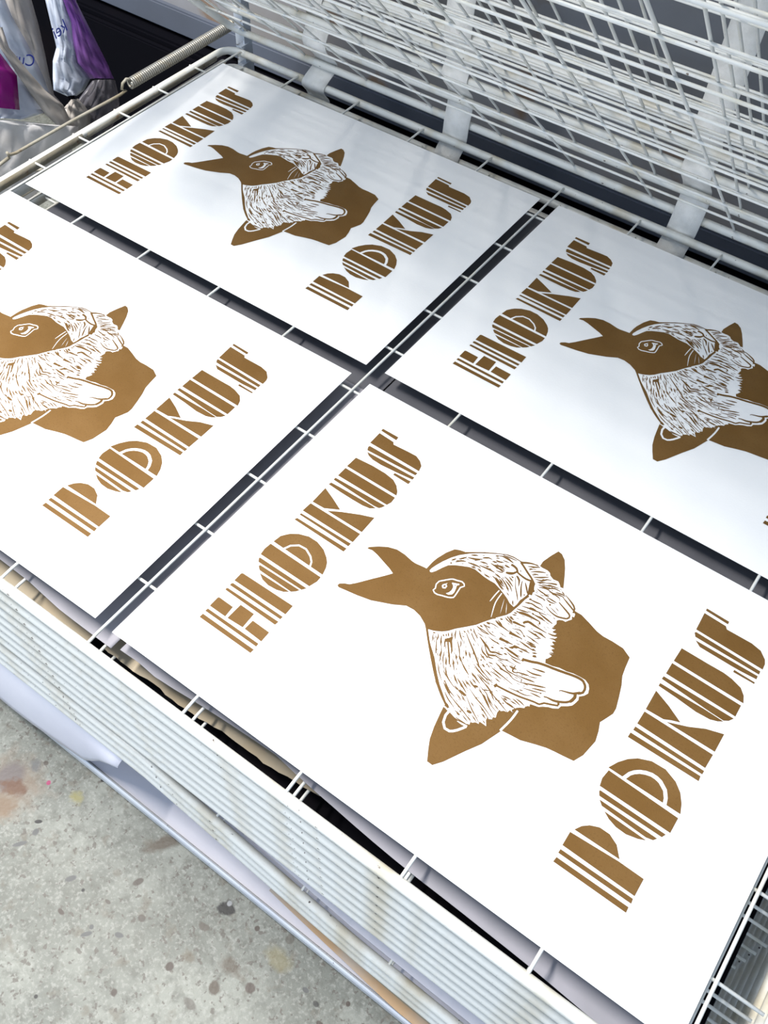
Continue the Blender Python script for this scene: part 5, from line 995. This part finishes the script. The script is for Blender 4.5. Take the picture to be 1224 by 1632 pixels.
A1 7396 6684 7440 6679 7474 6690 7473 6695 7438 6694 7396 6689;
A1 7400 7366 7426 7371 7450 7385 7448 7390 7420 7386 7398 7371;
A1 7580 7097 7607 7094 7637 7108 7635 7115 7603 7114 7578 7104;
A1 7467 6850 7514 6843 7561 6859 7560 6864 7512 6858 7467 6855;
A1 6879 7377 6914 7390 6938 7412 6935 7418 6906 7408 6876 7383;
A1 7253 7388 7285 7406 7317 7438 7313 7444 7274 7423 7250 7394;
A1 7715 7253 7764 7245 7812 7246 7811 7252 7763 7260 7715 7258;
A1 6921 7350 6968 7369 7007 7403 7003 7410 6958 7389 6917 7357;
A1 7288 6872 7327 6862 7373 6861 7373 6867 7327 6879 7288 6878;
A1 7544 7161 7561 7171 7581 7183 7579 7189 7554 7187 7541 7166;
A1 6999 7179 7024 7192 7050 7215 7047 7220 7015 7208 6996 7184;
A0 5309 5403 5328 5465 5295 5468 5281 5390;
A0 5328 5465 5302 5525 5273 5512 5295 5468;
A0 5302 5525 5278 5575 5246 5576 5273 5512;
A0 5278 5575 5288 5678 5256 5692 5246 5576;
A0 5288 5678 5312 5711 5287 5738 5256 5692;
A0 5312 5711 5351 5750 5326 5778 5287 5738;
A0 5351 5750 5397 5806 5372 5833 5326 5778;
A0 5397 5806 5445 5859 5420 5887 5372 5833;
A0 5445 5859 5481 5897 5458 5927 5420 5887;
A0 5481 5897 5515 5924 5499 5958 5458 5927;
A0 5515 5924 5561 5938 5550 5974 5499 5958;
A0 5561 5938 5615 5949 5602 5985 5550 5974;
A0 5615 5949 5675 5974 5661 6009 5602 5985;
A0 5675 5974 5726 5991 5722 6028 5661 6009;
A0 5726 5991 5789 5974 5802 6006 5722 6028;
A0 5789 5974 5823 5933 5855 5936 5802 6006;
A0 5823 5933 5799 5907 5826 5883 5855 5936;
A0 5799 5907 5765 5853 5798 5843 5826 5883;
A0 5765 5853 5777 5741 5809 5740 5798 5843;
A0 5777 5741 5784 5657 5817 5656 5809 5740;
A0 5784 5657 5790 5579 5822 5575 5817 5656;
A0 5790 5579 5788 5521 5817 5502 5822 5575;
A0 5788 5521 5749 5489 5768 5458 5817 5502;
A0 5749 5489 5690 5456 5706 5422 5768 5458;
A0 5690 5456 5624 5432 5637 5397 5706 5422;
A0 5624 5432 5556 5412 5569 5377 5637 5397;
A0 5556 5412 5495 5388 5509 5354 5569 5377;
A0 5495 5388 5444 5370 5453 5335 5509 5354;
A0 5444 5370 5369 5367 5365 5332 5453 5335;
A0 5369 5367 5309 5403 5281 5390 5365 5332;
A0 5429 5645 5451 5690 5438 5735 5391 5669;
A0 5451 5690 5476 5666 5510 5685 5438 5735;
A0 5476 5666 5478 5633 5512 5604 5510 5685;
A0 5478 5633 5443 5618 5445 5573 5512 5604;
A0 5443 5618 5427 5638 5393 5618 5445 5573;
A0 5427 5638 5429 5645 5391 5669 5393 5618;
A0 5464 5724 5469 5744 5460 5765 5453 5765 5448 5745 5457 5724;
A0 5587 5499 5637 5566 5652 5650 5639 5741 5600 5800 5548 5825 5549 5849 5638 5887 5700 5918 5725 5899 5685 5834 5712 5767 5740 5643 5732 5565 5656 5502;
A1 5632 5824 5653 5845 5674 5796;
A0 6564 6348 6560 6301 6554 6234 6550 6163 6548 6086 6549 6005 6551 5948 6568 5946 6572 6002 6577 6081 6580 6158 6584 6227 6590 6294 6593 6340;
A0 6655 6312 6656 6254 6657 6171 6662 6075 6675 5979 6703 5876 6743 5764 6781 5663 6808 5594 6820 5598 6797 5669 6763 5771 6728 5883 6702 5983 6689 6075 6685 6168 6684 6251 6683 6309;
A0 6799 6207 6815 6154 6839 6077 6864 6001 6890 5926 6917 5852 6936 5800 6940 5802 6924 5854 6901 5930 6876 6006 6850 6081 6823 6156 6803 6209;
A0 6907 6145 6938 6080 6978 6000 7016 5932 7045 5881 7049 5884 7025 5937 6990 6008 6947 6085 6910 6147;
A0 7315 3022 7308 2873 7363 2695 7484 2583 7619 2588 7691 2642 7755 2716 7822 2821 7872 2911 7823 2944 7774 2856 7710 2755 7652 2688 7601 2647 7503 2639 7410 2726 7365 2879 7373 3015;
A0 7615 2908 7734 2900 7864 2916 7858 2959 7729 2943 7614 2923;
A1 7378 2967 7417 2756 7495 2657 7604 2657 7709 2771 7765 2902 7587 2896 7457 2921;
A0 8535 3922 8533 3853 8531 3753 8525 3646 8507 3521 8484 3386 8468 3292 8516 3280 8533 3375 8556 3510 8574 3638 8581 3749 8583 3850 8581 3920;
A0 7154 3022 7216 3015 7278 3008 7279 3041 7217 3048 7155 3055;
A1 5725 4447 5778 4387 5854 4301 5940 4204 6025 4112 6106 4024 6190 3936 6274 3848 6356 3764 6435 3684 6512 3605 6589 3531 6664 3460 6763 3374 6860 3295 6954 3224 7050 3159 7143 3102 7207 3063 7228 3107 7165 3146 7073 3203 6978 3267 6887 3337 6791 3415 6694 3500 6620 3569 6544 3643 6467 3721 6389 3802 6307 3885 6223 3973 6140 4062 6059 4148 5975 4241 5890 4337 5814 4423 5761 4484"""
def load():
    out = {'H': [], 'P': [], 'A': []}
    for ln in TR.split(';'):
        f = ln.split(); v = [int(q) / 20000.0 for q in f[1:]]
        out[f[0][0]].append((f[0][1] == '1', [(v[i], v[i + 1]) for i in range(0, len(v), 2)]))
    return out
def inside(P, x, y):
    c = False; j = len(P) - 1
    for i in range(len(P)):
        xi, yi = P[i]; xj, yj = P[j]
        if (yi > y) != (yj > y) and x < (xj - xi) * (y - yi) / (yj - yi) + xi: c = not c
        j = i
    return c
def ink_mesh(polys):
    vs_, es = [], []
    for ink, P in polys:
        n0 = len(vs_); vs_ += [Vector(p) for p in P]; es += [(n0 + i, n0 + (i + 1) % len(P)) for i in range(len(P))]
    V, _, F, _, _, _ = delaunay_2d_cdt(vs_, es, [], 0, 1e-6)
    bb = [(min(p[0] for p in P), max(p[0] for p in P), min(p[1] for p in P), max(p[1] for p in P)) for _, P in polys]
    bm = bmesh.new(); vm = {}
    for f in F:
        cx = sum(V[i].x for i in f) / len(f); cy = sum(V[i].y for i in f) / len(f); on = False
        for k in range(len(polys) - 1, -1, -1):
            b = bb[k]
            if b[0] <= cx <= b[1] and b[2] <= cy <= b[3] and inside(polys[k][1], cx, cy): on = polys[k][0]; break
        if on:
            vv = []
            for i in f:
                if i not in vm: vm[i] = bm.verts.new((V[i].x, V[i].y, .0003))
                vv.append(vm[i])
            try: bm.faces.new(vv)
            except ValueError: pass
    for f in bm.faces:
        f.normal_update()
        if f.normal.z < 0: f.normal_flip()
    return bm
art = load()
PW, PH = .5, .7143
def raw(name, bm, m, parent, recalc=False):
    me = bpy.data.meshes.new(name); bm.to_mesh(me); bm.free(); me.materials.append(m)
    o = bpy.data.objects.new(name, me); C.objects.link(o); o.parent = parent; return o
def print_at(pose, label, src=None):
    x, y, a = pose
    t = thing('art_print', label, 'print', (x, y, .0004), 'prints drying on the open shelf'); t.rotation_euler = (0, 0, a)
    if src is None:
        bm = bmesh.new(); box(bm, 0, PH, 0, PW, -.0003, 0); raw('paper_sheet', bm, M_paper, t)
        for nm, k in (('printed_heading', 'H'), ('printed_picture', 'A'), ('printed_footing', 'P')):
            bm = ink_mesh(art[k]); raw(nm, bm, M_ink, t)
    else:
        for ch in src.children:
            c = ch.copy(); C.objects.link(c); c.parent = t
    return t
pA = print_at((0, 0, 0), 'nearest print, HOKUS POKUS in bronze ink, seen whole at lower right of the rack')
bpy.context.view_layer.update()
print_at((-.7432, -.0048, .0088), 'front left print, its beak and first word cut off by the photo edge', pA)
print_at((-.7411, .5244, .0044), 'back left print, seen whole, beside the springs', pA)
print_at((.0042, .5304, -.0026), 'back right print, its lower end running out of the photo', pA)
# ------------------------------------------------------------------ clutter left of the rack
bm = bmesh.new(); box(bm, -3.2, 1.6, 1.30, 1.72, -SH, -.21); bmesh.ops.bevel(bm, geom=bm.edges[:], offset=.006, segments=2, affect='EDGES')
recess = thing('dark_recess_fill', 'added black cabinet standing under the wall ledge behind the rack', 'filler', (-.8, 1.3, -SH))  # added black box that stands in for the shaded recess
link('recess_fill_body', bm, M_shade, recess, (-.8, 1.5, -.5))
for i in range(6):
    bm = bmesh.new(); x = -3.18 + i * .79; box(bm, x, x + .77, 1.282, 1.30, -SH + .03, -.225); bmesh.ops.bevel(bm, geom=bm.edges[:], offset=.004, segments=2, affect='EDGES'); d = link('recess_fill_panel', bm, M_shade, recess, (x + .38, 1.29, -.45))
def crumple(name, rows, thick, m, parent, origin, n=10, seed=1, amp=.006):
    """bag panel: rows of (left point, right point); bulged towards the rack, closed at the back"""
    rnd = random.Random(seed); bm = bmesh.new(); F = []; B = []
    L = []
    for i in range(len(rows) - 1):
        for k in range(5):
            t = k / 5; L.append(([a + (b - a) * t for a, b in zip(rows[i][0], rows[i + 1][0])], [a + (b - a) * t for a, b in zip(rows[i][1], rows[i + 1][1])]))
    L.append(rows[-1])
    for i, (a, b) in enumerate(L):
        f_ = []; b_ = []
        for j in range(n + 1):
            t = j / n; p = Vector(a).lerp(Vector(b), t); q = math.sin(math.pi * t)
            w_ = amp * (math.sin(j * 2.3 + i * .35 + seed) + .6 * math.sin(i * .9 - j * 1.1 + seed * 2)) * min(1, q * 2)
            f_.append(bm.verts.new(p + Vector((.5, -.6, .5)).normalized() * (thick * q ** .7 + w_))); b_.append(bm.verts.new(p - Vector((.5, -.6, .3)).normalized() * thick * .6 * q))
        F.append(f_); B.append(b_)
    for i in range(len(L) - 1):
        for j in range(n):
            bm.faces.new((F[i][j], F[i][j + 1], F[i + 1][j + 1], F[i + 1][j])); bm.faces.new((B[i][j], B[i + 1][j], B[i + 1][j + 1], B[i][j + 1]))
    bmesh.ops.remove_doubles(bm, verts=bm.verts, dist=.0005)
    return link(name, bm, m, parent, origin, True)
tb = thing('plastic_roll', 'beige-grey roll of plastic film leaning behind the magenta bag', 'plastic roll', (-1.2, 1.0, -SH))
crumple('film', [((-1.2, 0.8857, 0.0901), (-1.2, 0.9572, 0.0658)), ((-1.2, 0.8777, 0.0392), (-1.2, 0.9504, 0.0129)), ((-1.2, 0.8745, -0.0157), (-1.2, 0.9516, -0.0406)), ((-1.2, 0.8829, -0.0659), (-1.2, 0.9486, -0.0998)), ((-1.2, 0.8972, -0.1207), (-1.2, 0.945, -0.1486)), ((-1.2, 0.9173, -0.1728), (-1.2, 0.9442, -0.19)), ((-1.2, 0.935, -0.2179), (-1.2, 0.9607, -0.2215))], .03, M_tube, tb, (-1.2, 1.0, 0), seed=3)
ba = thing('plastic_bag', 'white and magenta plastic carrier bag, furthest left beside the rack', 'bag', (-1.05, .75, -SH))
crumple('bag_wall', [((-1.1, 0.7604, 0.1349), (-1.1, 0.821, 0.1014)), ((-1.1, 0.7522, 0.1017), (-1.1, 0.8283, 0.0547)), ((-1.1, 0.7349, 0.0585), (-1.1, 0.8447, -0.0021)), ((-1.1, 0.7294, 0.0177), (-1.1, 0.8563, -0.0529)), ((-1.1, 0.7378, -0.0306), (-1.1, 0.8621, -0.0888)), ((-1.1, 0.7644, -0.0796), (-1.1, 0.8648, -0.1169))], .02, M_bagw, ba, (-1.05, .75, 0), seed=1)
crumple('bag_wall', [((-1.035, 0.6766, 0.0854), (-1.035, 0.7453, 0.0195)), ((-1.035, 0.6563, 0.0353), (-1.035, 0.7635, -0.0058)), ((-1.035, 0.6444, 0.0058), (-1.035, 0.7802, -0.0542)), ((-1.035, 0.6306, -0.028), (-1.035, 0.7965, -0.1045)), ((-1.035, 0.6499, -0.0461), (-1.035, 0.7429, -0.0942))], .02, M_bagw, ba, (-1.0, .75, 0), seed=5)
crumple('coloured_panel', [((-1.01, 0.6673, 0.1131), (-1.01, 0.7217, 0.0567)), ((-1.01, 0.6489, 0.0678), (-1.01, 0.7342, 0.0259)), ((-1.01, 0.6388, 0.0428), (-1.01, 0.7427, 0.0048)), ((-1.01, 0.627, 0.0136), (-1.01, 0.7336, -0.0317)), ((-1.01, 0.6217, 0.0007), (-1.01, 0.727, -0.0575))], .022, M_bagp, ba, (-1.0, .75, 0), seed=5)['label'] = 'magenta panel'
ts = thing('plastic_strip', 'beige strip of folded plastic film slanting down between the bags', 'plastic strip', (-1.06, .8, -SH))
crumple('film', [((-1.025, 0.7306, 0.0878), (-1.025, 0.7516, 0.0879)), ((-1.025, 0.734, 0.0553), (-1.025, 0.7533, 0.0497)), ((-1.025, 0.7522, 0.0023), (-1.025, 0.7812, -0.01)), ((-1.025, 0.7686, -0.0456), (-1.025, 0.8051, -0.057)), ((-1.025, 0.7903, -0.1005), (-1.025, 0.8377, -0.1027)), ((-1.025, 0.8131, -0.1408), (-1.025, 0.8448, -0.1382)), ((-1.025, 0.8259, -0.1777), (-1.025, 0.8639, -0.1779))], .012, M_tube, ts, (-1.06, .8, 0), seed=8, n=6)
bb = thing('plastic_bag', 'white and violet plastic carrier bag hanging to a point beside the springs', 'bag', (-1.15, .95, -SH))
crumple('bag_wall', [((-1.15, 0.9585, 0.0792), (-1.15, 1.0178, 0.0591)), ((-1.15, 0.9472, 0.0287), (-1.15, 1.0073, 0.007)), ((-1.15, 0.9463, -0.0278), (-1.15, 1.005, -0.0504)), ((-1.15, 0.9455, -0.0677), (-1.15, 0.9993, -0.0893)), ((-1.15, 0.9281, -0.0897), (-1.15, 0.9926, -0.1214)), ((-1.15, 0.9166, -0.1245), (-1.15, 1.0125, -0.1657)), ((-1.15, 0.9112, -0.1474), (-1.15, 0.9906, -0.1823)), ((-1.15, 0.9426, -0.1755), (-1.15, 0.9663, -0.1848))], .02, M_bagw, bb, (-1.15, .95, 0), seed=2)
crumple('coloured_panel', [((-1.14, 0.9938, 0.07), (-1.14, 1.0157, 0.0626)), ((-1.14, 0.9832, 0.0186), (-1.14, 1.0153, 0.0024)), ((-1.14, 0.9895, -0.0296), (-1.14, 1.0295, -0.0448)), ((-1.14, 0.9832, -0.0748), (-1.14, 1.046, -0.0999)), ((-1.14, 0.9823, -0.1138), (-1.14, 1.0599, -0.146)), ((-1.14, 1.005, -0.159), (-1.14, 1.0693, -0.1866))], .02, M_bagv, bb, (-1.15, .95, 0), seed=4)['label'] = 'violet panel'
tc_ = thing('plastic_bag', 'clear plastic bag crumpled against the side rod of the rack', 'bag', (-1.0, .8, -SH))
crumple('film', [((-1.0, 0.6077, -0.0135), (-1.0, 0.7869, -0.114)), ((-1.0, 0.6009, -0.0305), (-1.0, 0.8446, -0.1439)), ((-1.0, 0.5877, -0.063), (-1.0, 0.8032, -0.1957)), ((-1.0, 0.5758, -0.0923), (-1.0, 0.7264, -0.2219)), ((-1.0, 0.5596, -0.1322), (-1.0, 0.6314, -0.2365))], .02, M_clear, tc_, (-1.0, .8, -.2), seed=6, n=14)
td = thing('plastic_bag', 'smoky clear plastic bag with a pale lump, under the violet bag', 'bag', (-1.1, .95, -SH))
crumple('film', [((-1.08, 0.9646, -0.1249), (-1.08, 1.0242, -0.1493)), ((-1.08, 0.9345, -0.1382), (-1.08, 1.0258, -0.1812)), ((-1.08, 0.8964, -0.1568), (-1.08, 1.023, -0.2039)), ((-1.08, 0.8641, -0.1779), (-1.08, 1.0001, -0.2367)), ((-1.08, 0.8474, -0.2094), (-1.08, 0.9481, -0.2727))], .02, M_smoke, td, (-1.1, .95, -.1), seed=9, n=12)
crumple('lump', [((-1.06, 0.887, -0.1276), (-1.06, 0.9041, -0.134)), ((-1.06, 0.8602, -0.133), (-1.06, 0.9166, -0.1562)), ((-1.06, 0.8497, -0.1509), (-1.06, 0.9239, -0.1751)), ((-1.06, 0.8425, -0.168), (-1.06, 0.9184, -0.1935)), ((-1.06, 0.8392, -0.1977), (-1.06, 0.9107, -0.2191))], .03, M_tube, td, (-1.1, .95, -.1), seed=11)
def word(s, a, b, h, par):
    """lettering from a to b (mirrored, as it shows through the film)"""
    cu = bpy.data.curves.new('t', 'FONT'); cu.body = s; cu.extrude = .0004; tmp = bpy.data.objects.new('t', cu); C.objects.link(tmp)
    bpy.context.view_layer.update()
    me = bpy.data.meshes.new_from_object(tmp.evaluated_get(bpy.context.evaluated_depsgraph_get())); bpy.data.objects.remove(tmp)
    A = Vector(a); Bv = Vector(b); X = (A - Bv); xs = [v.co.x for v in me.vertices]; wd = max(xs) - min(xs); X0 = X.normalized(); Y0 = Vector((0, -.12, -1)) * -1; Y0 = (Y0 - X0 * Y0.dot(X0)).normalized(); Nn = Vector((.55, -.65, .45)).normalized()
    bm = bmesh.new()
    bm.from_mesh(me); bpy.data.meshes.remove(me)
    for v in bm.verts: v.co = Bv + X * ((v.co.x - min(xs)) / wd) + Y0 * (v.co.y * h / .7) + Nn * (.034 + v.co.z)
    o = link('printed_word', bm, M_txt, par, a); o['label'] = 'blue lettering'; return o
word('Cun', (-1.1, 0.8067, -0.0276), (-1.1, 0.8542, -0.0544), 0.022, ba)
word('kei', (-1.15, 0.9587, -0.0562), (-1.15, 0.9923, -0.0503), 0.026, bb)

for o in bpy.data.objects:
    if '_o' in o: del o['_o']
